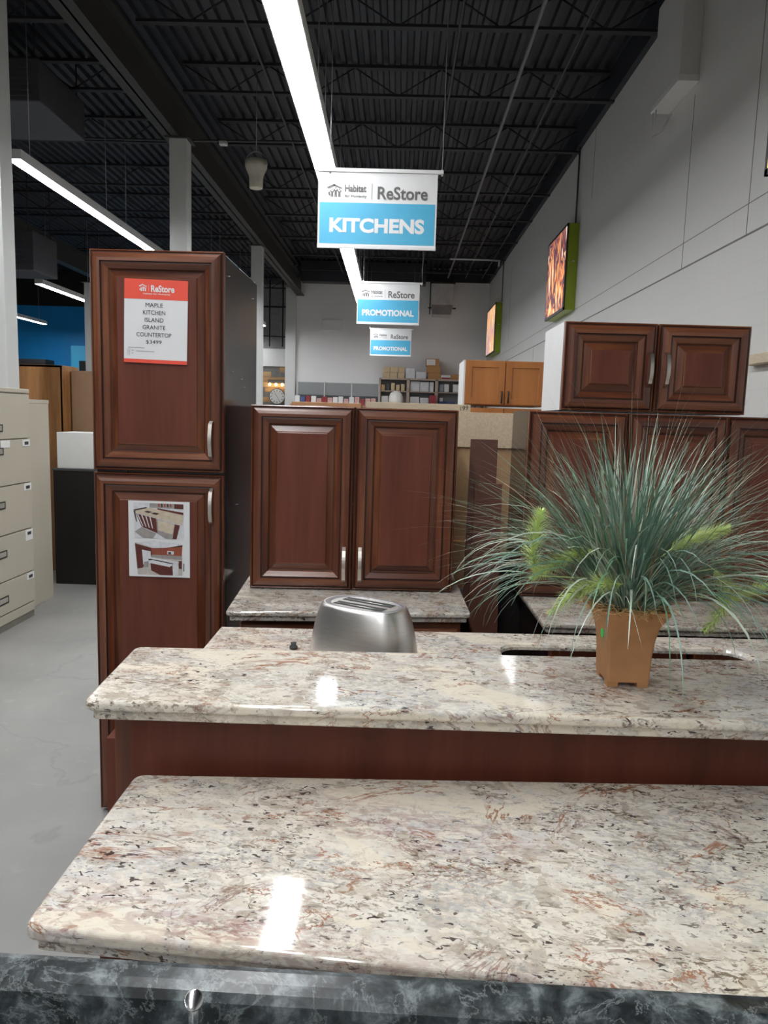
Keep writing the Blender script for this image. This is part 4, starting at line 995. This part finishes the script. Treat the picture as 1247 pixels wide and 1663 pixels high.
# top row
for k, (x, w, zz, hh) in enumerate(((-.36, .18, 0, .14), (-.17, .18, 0, .14), (.02, .17, 0, .14), (-.35, .16, .142, .14), (-.16, .20, .142, .14), (.03, .15, .142, .14))):
    item('tan_carton', x, w, zt + zz, hh, .25, M['kb2'], 'tan carton in the block of six on top of the shelf unit', 'box', 'tan cartons on the shelf unit top')
item('wrapped_pack', .25, .24, zt, .26, .25, M['plasticwrap'], 'taller white wrapped pack on top of the shelf unit beside the tan cartons', 'pack')
item('wrapped_pack', .52, .26, zt, .18, .25, M['plasticwrap'], 'lower white wrapped pack on top of the shelf unit left of the brown cartons', 'pack')
item('brown_carton', .86, .32, zt, .16, .30, M['kb'], 'brown carton at the bottom of the stack of three on the shelf unit', 'box')
item('brown_carton', .84, .34, zt + .161, .16, .30, M['kb'], 'brown carton in the middle of the stack of three on the shelf unit', 'box')
o = item('brown_carton', .80, .33, zt + .322, .19, .30, M['kb'], 'topmost brown carton of the stack of three, with a white label', 'box')
B((-.15, -.003, .03), (.07, 0, .17)).build('label_sticker', M['paper'], o)
o = item('printed_box', 1.15, .24, zt, .11, .2, M['paper'], 'small white printed box on the shelf unit right of the carton stack', 'box')
B((-.11, -.003, .01), (.11, 0, .05)).build('printed_band', M['crimson'], o)
item('brown_carton', 1.42, .28, zt, .13, .25, M['kb'], 'flat brown carton at the right end of the shelf unit top', 'box')
# upper shelf row
for k in range(4): item('dark_box', -.46 + .085 * k, .075, zm + .104, .10 + .03 * (k % 2), .2, M['shelfwood'] if k % 2 else M['darkband'], 'small dark box above the cartons in the upper left bay', 'box', 'small boxes in the upper left bay', 19.02) if False else None
for k in range(5): item('small_carton', -.43 + .125 * k, .095, zm + .003, .15 + .02 * (k % 3), .2, [M['mdf'], M['darkband'], M['kb2']][min(2, k)], 'small upright carton in the upper left bay of the shelf unit', 'box', 'small cartons in the upper left bay')
for k, (x, w, h) in enumerate(((.375, .25, .25), (.62, .22, .24), (.80, .10, .24))): item('plastic_pack', x, w, zm + .003, h, .25, M['plasticwrap'], 'white plastic pack on the upper shelf of the second bay', 'pack', 'white packs in the upper second bay')
for k, (x, w, h) in enumerate(((1.05, .11, .19), (1.18, .12, .20), (1.42, .15, .20))): item('jar_pack', x, w, zm + .003, h, .2, M['smokeblue'] if k == 0 else M['paper'], 'pale pack on the upper shelf of the third bay', 'pack', 'packs in the upper third bay')
for k, (x, w, h) in enumerate(((1.70, .12, .22), (1.85, .13, .23), (1.99, .12, .23))): item('blue_pack', x, w, zm + .003, h, .2, M['smokeblue'], 'grey blue pack on the upper shelf of the fourth bay', 'pack', 'packs in the upper fourth bay')
# lower shelf row
item('wrapped_bundle', -.38, .17, zb, .24, .2, M['paper'], 'white bundle on the lower shelf of the first bay beside the globe', 'pack')
for k, (x, w, h) in enumerate(((.375, .25, .24), (.63, .22, .22))): item('plastic_pack', x, w, zb, h, .25, M['plasticwrap'], 'white plastic pack on the lower shelf of the second bay', 'pack', 'white packs in the lower second bay')
item('small_white_box', 1.05, .09, zb + .14, .09, .1, M['paper'], 'small white box on top of the navy boxes', 'box')
for k, x in enumerate((1.08, 1.30)): item('navy_box', x, .20, zb, .14, .2, M['navy'], 'navy blue printed box on the lower shelf of the third bay', 'box', 'navy boxes in the lower third bay')
for k, (x, h) in enumerate(((1.70, .10), (1.85, .20), (1.99, .2))): item('grey_pack', x, .12, zb, h, .2, M['smokeblue'] if k else M['paper'], 'pale grey pack on the lower shelf of the fourth bay', 'pack', 'packs in the lower fourth bay')
item('red_box', .83, .16, 1.817, .31, .12, M['crimson'], 'upright dark red printed box standing before the shelf unit', 'box', None, 18.7)
def dome(name, x, y, z, r, h, m, label, cat):
    mb = MB(); mb.lathe([(r * .80, 0), (r * .93, h * .15), (r, h * .4), (r * .94, h * .62), (r * .75, h * .83), (r * .42, h * .96), (0, h)], seg=32); o = mb.build(name, m, None, (x, y, z)); return tag(o, label, cat)
dome('glass_globe', -.095, 18.65, 1.817, .185, .40, M['dome'], 'large white globe shade standing before the first bay of the shelf unit', 'lamp shade')
dome('glass_globe', 1.60, 18.62, 1.817, .12, .42, M['dome'], 'white globe shade half hidden by the honey maple cabinet', 'lamp shade')
dome('red_bowl', 1.30, 18.62, 1.817, .075, .09, M['redpl'], 'small bright red bowl upside down before the third bay', 'bowl')
o = B((-2.05, YB - .03, 3.72), (-1.55, YB, 4.0), .004).build('wall_patch', M['wallb']); tag(o, 'faint painted panel on the left of the rear wall', 'panel')
